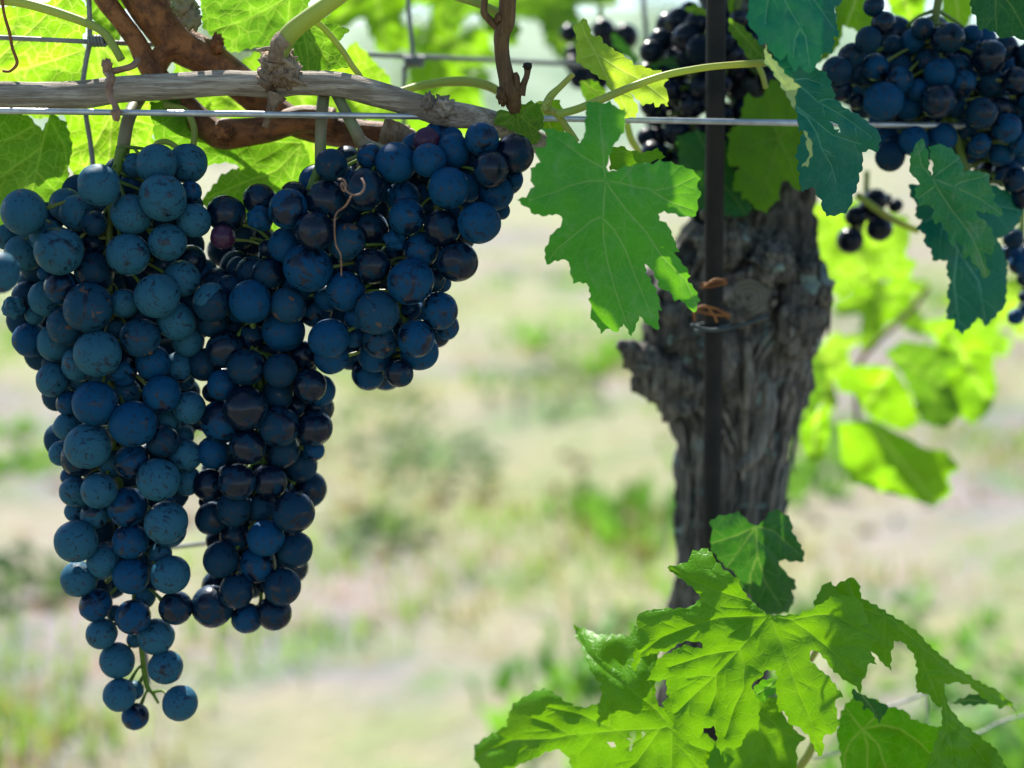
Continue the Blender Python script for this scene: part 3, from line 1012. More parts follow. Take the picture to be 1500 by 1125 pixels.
bunch('narrow hanging bunch of dark glossy grapes just right of the longest bunch', B_L, .43,
      [('grape_dark', .82), ('grape_mid', .18)],
      [(470, 240, 7, .004), (430, 330, 5), (390, 380, 6), (370, 470, 5), (385, 600, 5), (385, 720, 4.5), (380, 830, 4), (382, 880, 3), (372, 890, 2)], 23, grow=1.04, fill=40, fill_y=870, gaps=[(312, 385, 8), (395, 738, 5), (376, 880, 14), (355, 300, 10)])

C_L = [
    (270, 250, Z, [(755, 165, 95, 1.6), (715, 262, 138, .6), (975, 205, 143, .5), (1235, 130, 143, .4), (895, 415, 137, 0), (1275, 410, 130, .7), (1115, 490, 133, .5, 'c'), (1090, 625, 112, 1),
                   (1295, 655, 127, .7), (850, 665, 170, 0), (780, 770, 115, .8), (695, 515, 125, 1.2), (1110, 830, 140, .8), (985, 870, 100, 1.4), (1325, 975, 155, 0, 'c'), (1180, 1010, 85, 1.2),
                   (900, 960, 120, 1.6)]),
    (270, 470, Z, [(992, 120, 137, .3), (1010, 250, 118, 1), (1165, 110, 75, 1.4), (1345, 140, 120, .8, 'c'), (1305, 240, 115, 1.1), (1262, 365, 115, 1.2), (1190, 230, 50, 2), (1470, 345, 95, 1.3)]),
    (480, 170, Z, [(25, 335, 112, .8), (680, 170, 90, 1.4, 'p'), (855, 150, 75, 1.6), (698, 305, 117, .5), (862, 240, 122, .7), (1060, 160, 120, 1), (1278, 262, 140, .7), (1120, 365, 130, .4),
                   (830, 495, 143, .2), (950, 490, 108, 1.1), (1160, 530, 118, 1), (1290, 440, 55, 1.8), (1195, 650, 60, 1.8), (1040, 735, 148, .1), (540, 690, 125, .7), (785, 770, 127, .6),
                   (470, 320, 140, 1.2), (290, 280, 90, 1.8), (520, 560, 120, 1.4), (460, 850, 88, 1, 's'), (640, 920, 125, .6), (890, 1000, 145, .4), (650, 560, 100, 1.9), (1000, 280, 80, 1.9)]),
    (480, 370, Z, [(570, 200, 160, 0), (725, 190, 85, 1.4), (790, 215, 60, 1.8), (768, 400, 130, .6), (820, 510, 85, 1.3), (605, 590, 131, .4), (630, 680, 133, 1), (570, 390, 70, 2),
                   (492, 830, 95, 1.2)]),
]
bunch('broad shouldered bunch of deep blue grapes reaching right towards the big hanging leaf', C_L, .427,
      [('grape_mid', .76), ('grape_dark', .24)],
      [(560, 222, 6), (600, 230, 7), (640, 250, 6), (640, 310, 6), (600, 380, 6), (590, 450, 6), (595, 480, 4), (590, 520, 3)], 37, fill=45, gaps=[(612, 450, 7), (550, 255, 8)])

D_L = [
    (1200, 0, 5.0, [(400, 45, 75), (470, 170, 85), (360, 290, 95), (235, 410, 95, .8), (130, 520, 110, .5), (150, 660, 90), (410, 490, 95), (560, 520, 125, .6), (580, 590, 105, .4), (470, 740, 138, 0),
                    (690, 300, 90), (760, 210, 80), (810, 320, 70, 1.5), (940, 280, 115, .5), (790, 450, 95, .7), (880, 540, 115, .5), (1010, 480, 90, 1.3), (720, 660, 80, .7), (870, 740, 130, 0), (1050, 610, 95, .5),
                    (1190, 830, 115, 0), (1240, 420, 130, .7), (1250, 610, 110, .7), (1440, 590, 100, .4), (1330, 790, 90, .8), (1370, 940, 110, .3), (1480, 1050, 90, .5), (690, 1030, 110, .6), (900, 1010, 110, .8),
                    (500, 1040, 100, .8), (660, 790, 90, 1.2), (1000, 790, 80, 1), (1180, 1050, 75, .5), (540, 330, 70, 1.7), (1120, 250, 70, 1.5), (1450, 800, 100, .9), (1290, 1100, 90, .9), (550, 850, 80, 1.3),
                    (1080, 950, 80, 1.2), (280, 740, 60, 1.4), (820, 900, 70, 1.4), (1360, 350, 90, 1.5), (1540, 420, 110, 1), (1560, 700, 120, .8), (1600, 940, 120, .8), (640, 420, 80, 2), (900, 420, 80, 1.9), (330, 560, 80, 1.6), (1000, 700, 90, 1.6)]),
    (1200, 200, 3.75, [(390, 110, 80, .7), (1000, 90, 75, .5), (1030, 200, 80, .8), (1080, 240, 70, .8), (1100, 100, 75, .8), (870, 60, 60, 1), (600, 60, 70, 1.5), (800, 90, 70, 1.5), (950, 190, 75, 1.3), (1120, 330, 70, 1)]),
]
bunch('large wide out-of-focus bunch at the upper right behind the bluish leaves', D_L, .487,
      [('grape_mid', .5), ('grape_dark', .5)],
      [(1378, -20, 6), (1370, 40, 6), (1380, 110, 6), (1400, 190, 7), (1412, 240, 6), (1440, 300, 5)], 41, lay=.010, fill=55)

bunch('small trailing bunch of dark grapes at the right edge below the wide blurred bunch',
      [(1200, 200, 3.75, [(1065, 560, 55, .3), (1045, 640, 50, .6), (1100, 700, 58, .2), (1110, 610, 50, .6), (1150, 640, 55, .4), (1080, 990, 45, .3), (1125, 880, 32, .4), (1130, 780, 45, .8), (1160, 760, 50, .5), (1140, 950, 40, .7)])],
      .535, [('grape_mid', .6), ('grape_dark', .4)], [(1500, 280, 4), (1497, 340, 4), (1500, 400, 4), (1496, 460, 3)], 43)

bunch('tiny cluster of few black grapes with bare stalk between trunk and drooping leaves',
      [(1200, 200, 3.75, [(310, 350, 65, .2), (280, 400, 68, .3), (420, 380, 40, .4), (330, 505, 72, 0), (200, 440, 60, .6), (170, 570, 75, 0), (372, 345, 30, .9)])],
      .575, [('grape_shade_black', 1)], [(1270, 250, 4), (1268, 290, 4), (1262, 330, 4), (1252, 350, 3)], 47)


def random_bunch_list(cx, cy, w, h, n, r, seed, taper=.4):
    q = random.Random(seed)
    out = []
    for i in range(n * 30):
        if len(out) >= n: break
        y = q.uniform(-1, 1)
        ww = w * (1 - taper * max(0, y)) * math.sqrt(max(0.05, 1 - y * y * .8))
        x = q.uniform(-1, 1)
        p = (cx + x * ww, cy + y * h, r * q.uniform(.8, 1.1), abs(x) * 1.2 + q.uniform(0, 1.0))
        if all((p[0] - o[0]) ** 2 + (p[1] - o[1]) ** 2 > (r * .72) ** 2 for o in out):
            out.append(p)
    return out


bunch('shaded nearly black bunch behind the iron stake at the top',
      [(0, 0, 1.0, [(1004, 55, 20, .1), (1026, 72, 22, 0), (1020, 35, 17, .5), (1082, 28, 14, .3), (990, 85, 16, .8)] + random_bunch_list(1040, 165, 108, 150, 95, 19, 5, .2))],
      .535, [('grape_shade_black', 1)], [(1085, -10, 5), (1070, 60, 5), (1050, 160, 5), (1040, 260, 4)], 53, lay=.013)
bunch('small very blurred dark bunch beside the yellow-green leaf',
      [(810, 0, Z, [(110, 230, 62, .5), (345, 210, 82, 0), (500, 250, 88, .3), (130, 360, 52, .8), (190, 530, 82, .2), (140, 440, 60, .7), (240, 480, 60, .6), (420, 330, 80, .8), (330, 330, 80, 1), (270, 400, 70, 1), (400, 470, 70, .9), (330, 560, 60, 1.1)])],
      .66, [('grape_shade_black', 1)], [(880, 10, 4), (878, 60, 4), (868, 120, 3)], 59)
bunch('out-of-focus near bunch cut off by the left edge with one blue grape in view',
      [(0, 0, 1.0, [(-2, 399, 30, 0), (-52, 370, 30, .5), (-48, 430, 31, .4), (-70, 320, 30, .6), (-30, 330, 22, 2.2), (-80, 480, 30, .4)])],
      .385, [('grape_bloom', 1)], [(-70, 200, 6), (-65, 300, 5), (-60, 420, 4), (-62, 480, 3)], 61)

# ------------------------------------------------------------------ trunk
T_PROF = [(-60, 1075, 1180), (60, 1075, 1180), (150, 1068, 1184), (230, 1062, 1188), (290, 1040, 1192), (330, 1010, 1190), (370, 975, 1196), (405, 950, 1206), (435, 944, 1211), (470, 938, 1208),
          (505, 935, 1197), (540, 940, 1187), (575, 962, 1178), (610, 985, 1168), (660, 995, 1157), (710, 997, 1148), (760, 996, 1139), (820, 991, 1133), (880, 985, 1127),
          (950, 976, 1122), (1030, 968, 1117), (1125, 960, 1114), (1300, 945, 1112), (1700, 925, 1125), (2300, 890, 1150), (3300, 830, 1200)]
TY = .565


def trunk_mesh():
    v, f = [], []
    seg = 96
    rows = []
    ys = [p[0] for p in T_PROF]
    y = -60.0
    while y < 3300:
        rows.append(y)
        y += 6 if y < 1125 else 60
    for y in rows:
        l = np.interp(y, ys, [p[1] for p in T_PROF]); r = np.interp(y, ys, [p[2] for p in T_PROF])
        cx, hw = (l + r) / 2, (r - l) / 2
        c = at(cx, y, TY)
        k = mpp(c)
        R0 = hw * k
        for i in range(seg):
            a = 2 * math.pi * i / seg
            dx, dy = math.cos(a), math.sin(a)
            p = c + Vector((dx * R0, dy * R0 * .72, 0))
            q = p * 1.0
            q1 = Vector((dx * 3.2, dy * 3.2, q.z * 14))           # long fibrous ridges
            rid = noise.ridged_multi_fractal(Vector((dx * 4.5 + .6 * noise.noise(q * 30), dy * 4.5, q.z * 9)), 0.9, 2.1, 5, 1.0, 2.0)
            lump = noise.fractal(q * 38, 0.7, 2.0, 4)
            fine = noise.fractal(Vector((q.x * 260, q.y * 260, q.z * 60)), 0.7, 2.0, 3)
            amp = 1.0
            d = -.0042 * (rid - .9) + .0036 * lump * (1.2 if y < 600 else .5) + .0022 * fine
            v.append(p + Vector((dx, dy, 0)) * d)
    n = len(rows)
    for j in range(n - 1):
        for i in range(seg):
            i2 = (i + 1) % seg
            f.append((j * seg + i, (j + 1) * seg + i, (j + 1) * seg + i2, j * seg + i2))
    return v, f


tv, tf = trunk_mesh()
troot = empty('grapevine', Vector((at(1040, 1125, TY).x, TY, 0)))
tag(troot, 'thick gnarled old vine trunk with lichen and shaggy grey bark', 'grapevine')
link_mesh('bark', tv, tf, M['bark'], troot)
# long peeling strips of bark
brg = random.Random(8)
b = MB()
for k in range(95):
    yy = brg.uniform(330, 1080)
    L = brg.uniform(50, 190) * (1.0 if yy > 560 else .6)
    a0 = brg.uniform(-1.45, 1.45)
    drift = brg.uniform(-.14, .14)
    curl = brg.uniform(.0005, .0035)
    w0 = brg.uniform(1.6, 4.6)
    P_ = []
    for q in range(6):
        tq = q / 5
        y_ = yy + L * (tq - .5)
        l_ = np.interp(y_, [p[0] for p in T_PROF], [p[1] for p in T_PROF]); r_ = np.interp(y_, [p[0] for p in T_PROF], [p[2] for p in T_PROF])
        c_ = at((l_ + r_) / 2, y_, TY); k_ = mpp(c_)
        a_ = a0 + drift * (tq - .5) * 2 + brg.uniform(-.03, .03)
        R_ = (r_ - l_) / 2 * k_
        off = .0006 + curl * (tq ** 3 if k % 2 else (1 - tq) ** 3)
        P_.append((c_ + Vector((math.sin(a_) * (R_ + off), -math.cos(a_) * (R_ * .72 + off), 0)), w0 * k_ * (.35 + math.sin(math.pi * min(.95, tq + .05)) * .75)))
    b.tube(P_, 7, 4, .5, 420, .12, k * 1.7)
b.build('peeling_bark', M['peel'], troot)
# sawn-off stub with growth rings
ck = at(1098, 437, .524)
b = MB()
b.tube([(ck + Vector((0, .03, 0)), 36 * mpp(ck)), (ck + Vector((0, .012, 0)), 37 * mpp(ck)), (ck + Vector((0, .004, 0)), 35 * mpp(ck))], 28, 4, .16, 150, .5, 3)
b.tube([(ck + Vector((math.cos(a * .3927) * 37 * mpp(ck), .004 + .003 * math.sin(a * 2.3), math.sin(a * .3927) * 36 * mpp(ck))), (7 + 4 * math.sin(a * 1.9)) * mpp(ck)) for a in range(17)], 9, 5, .6, 260, .6, 3, caps=False)
b.build('pruning_stub', M['bark'], troot)
v, f = [], []
for j in range(9):
    for i in range(32):
        a = 2 * math.pi * i / 32
        rr = (33 + 2.4 * noise.noise(Vector((math.cos(a) * 2, math.sin(a) * 2, 4)))) * mpp(ck) * j / 8
        dy = .0016 * noise.noise(Vector((math.cos(a) * j * .8, math.sin(a) * j * .8, 1))) + (.004 if j == 0 else 0) + (.0015 if j == 8 else 0)
        v.append(ck + Vector((math.cos(a) * rr, .002 + dy, math.sin(a) * rr)))
for j in range(8):
    for i in range(32):
        i2 = (i + 1) % 32
        f.append((j * 32 + i, j * 32 + i2, (j + 1) * 32 + i2, (j + 1) * 32 + i))
link_mesh('sawn_face', v, f, M['cut_wood'], troot, loc=ck)
# broken side spur on the left
b = MB()
b.tube(pts([(1000, 560, 50, .0), (965, 545, 36, -.005), (940, 528, 24, -.01), (922, 512, 15, -.012), (903, 506, 6, -.012)], .55), 18, 8, .55, 260, .5, 2)
b.tube(pts([(1000, 580, 40, 0), (965, 566, 25, -.005), (940, 560, 16, -.006), (926, 552, 7, -.006)], .55), 16, 8, .6, 260, .5, 7)
b.lump(at(985, 470, .545), .011, .010, .013, 3, .5, 2.0)
b.lump(at(1000, 420, .55), .012, .010, .014, 8, .5, 2.0)
b.build('broken_spur', M['bark'], troot)
# loose strip of bare grey wood
b = MB()
b.tube(pts([(1126, 560, 9, 0), (1128, 600, 13, -.002), (1116, 640, 12, -.003), (1100, 670, 11, -.004), (1080, 688, 6, -.004)], .528), 12, 8, .35, 420, .12, 4)
b.tube(pts([(1092, 500, 7, 0), (1098, 560, 8, -.002), (1094, 600, 5, -.002)], .529), 10, 8, .35, 420, .12, 9)
b.build('bare_wood_strip', M['bare_wood'], troot)
b = MB()
b.lump(at(1180, 420, .54), .010, .010, .012, 5, .5, 2.2)
b.lump(at(1130, 385, .53), .010, .008, .008, 12, .5, 2.2)
b.lump(at(1060, 520, .532), .010, .006, .012, 15, .5, 2.2)
b.lump(at(1165, 470, .535), .009, .008, .016, 25, .5, 2.2)
b.lump(at(1060, 355, .535), .012, .008, .010, 26, .5, 2.2)
b.build('burr', M['bark'], troot)
for (x0, y0, x1, y1, r0, sd) in ((1120, 20, 1150, -200, 44, 1), (1090, 30, 980, -180, 34, 4)):
    b = MB()
    p0, p1 = at(x0, y0 + 60, TY), at(x1, y1, TY)
    b.tube([(p0, r0 * mpp(p0)), (p0.lerp(p1, .5), r0 * .8 * mpp(p0)), (p1, r0 * .55 * mpp(p0))], 16, 8, .25, 90, .3, sd)
    b.build('arm', M['bark'], troot)

# iron stake and ties
b = MB()
s0, s1 = at(1052, -400, .497), at(1043, 760, .505)
dirv = (s1 - s0) / (s1.z - s0.z)
foot = s0 + dirv * (-.1 - s0.z)
b.tube([(s0, 15.3 * mpp(s0)), (s0.lerp(foot, .5), 15.3 * mpp(s0)), (foot, 15.3 * mpp(s0))], 16, 24, .03, 250, .2, 2)
o = b.build('stake', M['stake'])
tag(o, 'thin dark iron stake standing upright in front of the trunk', 'stake')


def wrap(name, label, cy, turns, mat, rad, thick, sx, slope=0.0, knot=None, extra=None):
    cx = 1051 - (cy + 400) * 9 / 1160.0
    c = at(cx, cy, .5035)
    k = mpp(c)
    L = []
    n = int(turns * 14)
    for i in range(n + 1):
        a = 2 * math.pi * i / 14
        L.append((c + Vector((math.cos(a) * rad * k * sx, math.sin(a) * rad * k, (slope * math.cos(a) + (i / n - .5) * 10 * turns * .5) * k)), thick * k))
    b = MB()
    b.tube(L, 7, 2, .15, 400, .4, cy)
    if extra:
        for e in extra:
            b.tube(pts(e, .485), 7, 6, .15, 400, .4, 1)
    o = b.build(name, mat)
    tag(o, label, 'tie', 'ties holding the trunk to the iron stake')


wrap('wire_tie', 'upper rusty orange tie wound twice round the iron stake', 415, 2.2, M['tie'], 18, 1.9, 1.0, 3, extra=[[(1030, 421, 1.9), (1048, 409, 1.9), (1066, 414, 1.9)]])
wrap('wire_tie', 'lower loose orange tie looped round the iron stake', 458, 1.6, M['tie'], 19, 2.0, 1.2, -4,
     extra=[[(1018, 470, 2.2), (1017, 458, 2.2), (1028, 449, 2.4), (1048, 452, 2.2), (1060, 458, 2), (1070, 462, 2)], [(1038, 452, 2), (1046, 462, 2), (1050, 472, 1.8)]])
wrap('cord_tie', 'dark grey cord tied round stake and trunk under the orange ties', 478, 1.5, M['cord'], 20, 2.4, 1.2, 4, extra=[[(1012, 476, 2.6), (1035, 483, 3), (1060, 482, 3), (1090, 475, 2.6), (1125, 464, 2.2)]])

# ------------------------------------------------------------------ wires


def wire_Y(px):
    return .432 + .07 * max(0, (px - 300)) / 1200.0


b = MB()
b.tube([(at(x, 162.5 + x * 22.0 / 1390 - 1.5 * math.sin(math.pi * min(1, max(0, x / 1390))), wire_Y(x)), 4.6 * mpp(at(x, 180, wire_Y(x)))) for x in range(-400, 2001, 100)], 12, 4)
o = b.build('trellis_wire', M['steel'])
tag(o, 'bright horizontal trellis wire crossing in front of the canes', 'wire')

fence = empty('wire_mesh_fence', at(130, 60, .475))
tag(fence, 'woven galvanised wire fence behind the vine with wrapped knots', 'wire fence')


def fY(px):
    return .47 + .16 * max(0, px - 150) / 700.0


b = MB()
b.tube([(at(x, 55 + x * .046, fY(x)), 3.6 * mpp(at(x, 60, fY(x)))) for x in range(-300, 1901, 110)], 10, 4)
b.build('horizontal_wire', M['fence_steel'], fence)
b = MB()
b.tube([(at(x, y, fY(max(x, 200)) + .02 + (y - 798) * .0), 3.4 * mpp(at(x, y, fY(max(x, 200))))) for x, y in ((150, 812), (265, 800), (320, 794), (400, 786))], 10, 6)
b.build('horizontal_wire', M['fence_steel'], fence)
b = MB()
b.tube(pts([(1190, 1110, 1.8), (1300, 1090, 1.8), (1400, 1082, 1.8), (1438, 1072, 1.8), (1456, 1062, 1.8), (1475, 1055, 1.8), (1500, 1048, 1.8), (1700, 1000, 1.8)], .53), 10, 6)
b.tube(pts([(1200, 1075, 1.8), (1300, 1036, 1.8), (1345, 1020, 1.8), (1385, 1000, 1.8), (1420, 990, 1.8)], .53), 10, 6)
b.tube(pts([(1357, 1005, 1.6), (1358, 1060, 1.6), (1352, 1200, 1.6)], .53), 10, 6)
b.build('loose_wire', M['fence_steel'], fence)
for xs_, Yv in (([(128, -80), (131, 20), (131, 62), (126, 90), (121, 130), (126, 170), (136, 240), (150, 420), (175, 700), (213, 960), (216, 1003)], .472),
                ([(595, -120), (598, 0), (604, 86), (592, 100), (592, 130), (590, 330)], fY(600)),
                ([(935, -100), (942, 0), (948, 95), (950, 380)], fY(945))):
    b = MB()
    b.tube(pts([(x, y, 3.7) for x, y in xs_], Yv), 10, 6)
    b.build('vertical_wire', M['fence_steel'], fence)
for kx, ky, dxk in ((130, 60, 26), (592, 90, 30)):
    b = MB()
    c = at(kx, ky, fY(kx) - .001)
    k = mpp(c)
    L = []
    for i in range(50):
        a = i * 2 * math.pi / 9
        L.append((c + Vector((i / 50 * dxk * k, math.cos(a) * 6.5 * k, math.sin(a) * 6.5 * k)), 2.7 * k))
    b.tube(L, 6, 2)
    b.build('knot', M['fence_steel'], fence)

# ------------------------------------------------------------------ canes
b = MB()
b.tube(pts([(-260, 150, 22), (-100, 142, 21), (0, 140, 20), (60, 141, 20), (120, 138, 20), (180, 130, 19), (250, 126, 19), (330, 121, 18), (400, 124, 19), (440, 122, 18), (500, 124, 19),
             (560, 139, 19), (620, 157, 19), (650, 165, 20), (700, 172, 17, .004), (750, 190, 17, .012), (800, 214, 16, .02), (835, 232, 14, .03)], .452), 22, 9, .12, 190, .12, 3)
b.lump(at(650, 158, .448), .0035, .003, .004, 2, .6, 2.2)
b.lump(at(628, 150, .449), .0022, .003, .003, 5, .6, 2.2)
cane = b.build('old_cane', M['cane_grey'])
tag(cane, 'weathered grey old cane running level above the grape bunches', 'cane')
b = MB()
for q in range(11):
    r_ = random.Random(q)
    x, y = 410 + r_.uniform(-22, 24), 96 + r_.uniform(-24, 26)
    b.tube(pts([(x, y, 3.4), (x + r_.uniform(-14, 14), y + r_.uniform(-8, 8), 3.8, -.002), (x + r_.uniform(-26, 26), y + r_.uniform(-14, 12), 2)], .445), 8, 6, .4, 300, .3, q)
b.lump(at(408, 100, .449), .0062, .005, .0062, 3, .5, 2.2)
b.lump(at(398, 112, .447), .0046, .004, .0040, 6, .5, 2.2)
b.lump(at(424, 106, .448), .0036, .004, .0048, 9, .5, 2.2)
b.tube(pts([(404, 138, 14), (396, 160, 8, -.001), (388, 186, 4, -.002)], .446), 10, 8, .4, 300, .3, 21)
b.build('dry_node', M['dry_bark'], cane)

b = MB()
b.tube(pts([(128, -60, 17), (152, -4, 15.5), (178, 32, 14), (200, 62, 14), (214, 90, 16), (230, 114, 18), (262, 150, 21), (305, 188, 20), (330, 197, 23), (390, 190, 20), (440, 176, 20), (490, 180, 20)], .47), 20, 8, .10, 110, .25, 5)
b.tube(pts([(165, -80, 36), (214, 0, 33), (254, 56, 29), (300, 84, 27), (345, 115, 26), (385, 150, 24), (430, 178, 22), (480, 190, 24), (540, 198, 21), (600, 202, 18)], .475), 20, 8, .10, 110, .25, 9)
b.tube(pts([(262, 65, 18), (238, 82, 16), (222, 112, 15)], .472), 14, 6, .10, 110, .25, 13)
b.lump(at(326, 196, .459), .0030, .003, .0034, 4, .5, 2.2)
b.lump(at(318, 64, .468), .0022, .003, .0034, 8, .5, 2.2)
o = b.build('brown_cane', M['cane_brown'])
tag(o, 'forked reddish brown cane behind the grey one at upper left', 'cane')
bb = MB()
bb.tube(pts([(560, 190, 18), (590, 200, 16), (612, 206, 10)], .458), 14, 8, .5, 260, .3, 4)
bb.build('torn_end', M['dry_bark'], o)
bb = MB()
bb.lump(at(270, 5, .462), .0042, .004, .005, 2, .5, 2.4)
bb.lump(at(282, 28, .461), .003, .003, .004, 5, .5, 2.4)
bb.build('bud', M['stalk'], o)

b = MB()
b.tube(pts([(408, 84, 12), (412, 70, 14), (424, 50, 14), (450, 28, 13), (500, -8, 12), (560, -60, 11)], .445), 14, 8, .06, 120, .2, 3)
o = b.build('young_shoot', M['shoot_green'])
tag(o, 'thick yellow-green shoot rising from the dry node', 'shoot')
bb = MB()
bb.tube(pts([(404, 92, 12), (406, 78, 13.5), (410, 64, 14.6), (418, 56, 14)], .4445), 14, 8, .14, 220, .3, 6)
bb.build('bark_sleeve', M['dry_bark'], o)

b = MB()
b.tube(pts([(748, -60, 12), (744, 0, 12.5), (741, 32, 13), (735, 50, 12), (735, 80, 11), (741, 112, 12), (748, 138, 16), (752, 152, 12), (754, 166, 7)], .452), 16, 9, .10, 260, .2, 4)
b.tube(pts([(713, -40, 5), (709, 8, 5), (710, 20, 5.5), (722, 34, 6), (734, 44, 7)], .452), 12, 8, .12, 260, .2, 8)
b.tube(pts([(764, 140, 6), (767, 124, 4.5), (772, 110, 4), (773, 98, 5.5)], .450), 10, 8, .2, 300, .2, 12)
b.tube(pts([(758, 132, 6), (757, 116, 5), (755, 106, 3)], .450), 10, 8, .3, 300, .2, 15)
b.lump(at(736, 140, .450), .0020, .002, .0030, 3, .5, 2.2)
b.lump(at(730, 27, .450), .0014, .0014, .0016, 6, .5, 2.2)
o = b.build('pruned_spur', M['cane_spur'])
tag(o, 'brown pruned spur with knobbly base hanging in at top centre', 'cane')
bb = MB()
bb.lump(at(773, 97, .449), .0016, .0016, .0012, 3, .4, 2.2)
bb.build('dead_tip', M['stake'], o)

# stalks of the bunches
b = MB()
b.tube(pts([(222, 112, 10, .02), (205, 142, 9.5, .018), (190, 170, 9.5, .006), (183, 200, 9.5), (180, 225, 9.5), (176, 252, 9, -.002)], .447), 14, 8, .05, 200, .2, 2)
o = b.build('bunch_stalk', M['stalk']); tag(o, 'greyish green stalk carrying the longest bunch at the left', 'stalk', 'stalks the bunches hang from')
b = MB()
b.tube(pts([(476, 110, 9, .022), (473, 150, 9, .008), (470, 190, 8.5), (469, 236, 8)], .446), 14, 8, .05, 200, .2, 3)
o = b.build('bunch_stalk', M['stalk']); tag(o, 'straight green stalk dropping behind the wire to the narrow bunch', 'stalk', 'stalks the bunches hang from')
b = MB()
b.tube(pts([(482, 118, 8, .024), (500, 152, 8, .008), (520, 190, 9), (530, 208, 10), (550, 217, 8.5, -.003), (578, 226, 8, -.005), (612, 229, 7, -.005)], .444), 14, 8, .05, 200, .2, 5)
b.tube(pts([(530, 205, 8), (529, 222, 6), (528, 250, 6)], .444), 12, 6, .05, 200, .2, 6)
o = b.build('bunch_stalk', M['stalk']); tag(o, 'forked green stalk curving right into the broad bunch', 'stalk', 'stalks the bunches hang from')

# petioles and tendrils
for nm, lab, cat, L, Yq, mt in (
    ('petiole', 'long yellow petiole arching from the left edge at the top', 'petiole', [(-40, 0, 7), (20, 2, 7), (70, 14, 7), (125, 33, 6.5), (150, 46, 6), (165, 65, 6), (178, 88, 6)], .458, 'shoot_green'),
    ('petiole', 'short yellow petiole curving down beside the dry node', 'petiole', [(455, 26, 4.5), (475, 42, 4.5), (500, 72, 4.5), (515, 95, 4.5), (528, 114, 4.5), (536, 140, 4)], .457, 'petiole'),
    ('petiole', 'blurred arching petiole left of the pruned spur', 'petiole', [(580, 136, 5), (620, 125, 6), (670, 119, 7), (710, 124, 7), (738, 138, 6)], .475, 'petiole'),
    ('petiole', 'green petiole slanting behind the top of the pruned spur', 'petiole', [(650, -10, 6), (700, 5, 6), (738, 22, 6)], .462, 'shoot_green'),
    ('petiole', 'hooked green petiole above the longest bunch', 'petiole', [(222, 222, 4), (230, 210, 4), (245, 208, 4.5), (260, 216, 4)], .462, 'shoot_green'),
    ('petiole', 'slim green stem crossing behind the brown cane', 'petiole', [(240, 154, 5), (268, 160, 5), (280, 175, 5), (285, 195, 5), (282, 220, 4.5)], .462, 'shoot_green'),
):
    b = MB(); b.tube(pts(L, Yq), 10, 8)
    o = b.build(nm, M[mt]); tag(o, lab, cat)
b = MB()
b.tube(pts([(158, 92, 5.5), (156, 104, 6), (163, 114, 6, -.004), (160, 128, 6, -.007), (162, 142, 5.5, -.008), (168, 154, 5, -.010), (171, 166, 6, -.012)], .440), 10, 8, .3, 300, .3, 2)
b.tube(pts([(160, 106, 5), (176, 102, 5), (194, 96, 5), (202, 88, 5, .01)], .440), 10, 8, .25, 300, .3, 5)
b.lump(at(170, 168, .427), .0016, .0012, .0018, 3, .5, 2)
b.lump(at(157, 96, .438), .0016, .0014, .0022, 7, .5, 2)
o = b.build('dry_tendril', M['tendril']); tag(o, 'thick dried brown tendril clasping grey cane and trellis wire', 'tendril')
b = MB()
b.tube(pts([(495, 263, 1.19), (503, 263, 1.32), (507, 272, 1.25), (504, 280, 1.25), (500, 273, 1.32), (502, 268, 1.32), (509, 281, 1.39, -.002), (520, 286, 1.52, -.003), (530, 282, 1.58, -.003), (534, 272, 1.58, -.002), (530, 262, 1.58)], .413), 8, 7)
b.tube(pts([(514, 288, 1.25), (506, 302, 1.19, .001), (493, 312, 1.19, .001), (490, 330, 1.12), (492, 358, 1.12, .002), (499, 374, 1.06, .004), (500, 404, 0.99, .006)], .412), 8, 7)
o = b.build('curled_tendril', M['tendril']); tag(o, 'thin pinkish curled tendril lying over the grapes', 'tendril')
b = MB()
b.tube(pts([(2, -10, 2.6), (6, 20, 2.4), (14, 48, 2.6), (18, 70, 2.4), (25, 92, 2.6), (15, 104, 2), (4, 104, 2)], .455), 8, 7)
o = b.build('red_tendril', M['tie']); tag(o, 'fine orange red tendril at the left edge above the cane', 'tendril')
b = MB()
b.tube(pts([(805, 165, 5), (800, 158, 7), (806, 142, 6), (822, 126, 4.5), (840, 108, 4)], .44), 10, 6)
b.tube(pts([(804, 160, 6), (818, 170, 5), (834, 192, 5), (846, 208, 4)], .44), 10, 6)
b.tube(pts([(800, 162, 5), (798, 154, 4), (808, 146, 3)], .438), 8, 5)
o = b.build('shoot_node', M['petiole']); tag(o, 'pale yellow budding node where petioles fork above the wire', 'shoot')
b = MB()
b.tube(pts([(815, 168, 6), (845, 160, 6), (880, 146, 6), (925, 127, 5.6), (975, 110, 5.4), (1020, 101, 5.2), (1060, 96, 5), (1122, 92, 5.6)], .437), 12, 7)
o = b.build('petiole', M['petiole']); tag(o, 'long straight yellow-green petiole passing in front of the iron stake', 'petiole')
b = MB()
b.tube(pts([(1255, 285, 5), (1280, 303, 5), (1310, 323, 5), (1345, 338, 5)], .56), 10, 6)
o = b.build('petiole', M['petiole']); tag(o, 'blurred yellow stem slanting across the tiny black cluster', 'petiole')
b = MB()
b.tube(pts([(1110, 95, 4), (1117, 110, 4), (1122, 130, 4)], .49), 8, 6)
o = b.build('petiole', M['petiole']); tag(o, 'short yellowish stem hanging just right of the iron stake', 'petiole')
b = MB(); b.tube(pts([(918, 180, 5), (925, 205, 5), (938, 225, 4)], .50), 8, 6)
o = b.build('petiole', M['petiole']); tag(o, 'blurred yellow stem below the wire beside the largest leaf', 'petiole')

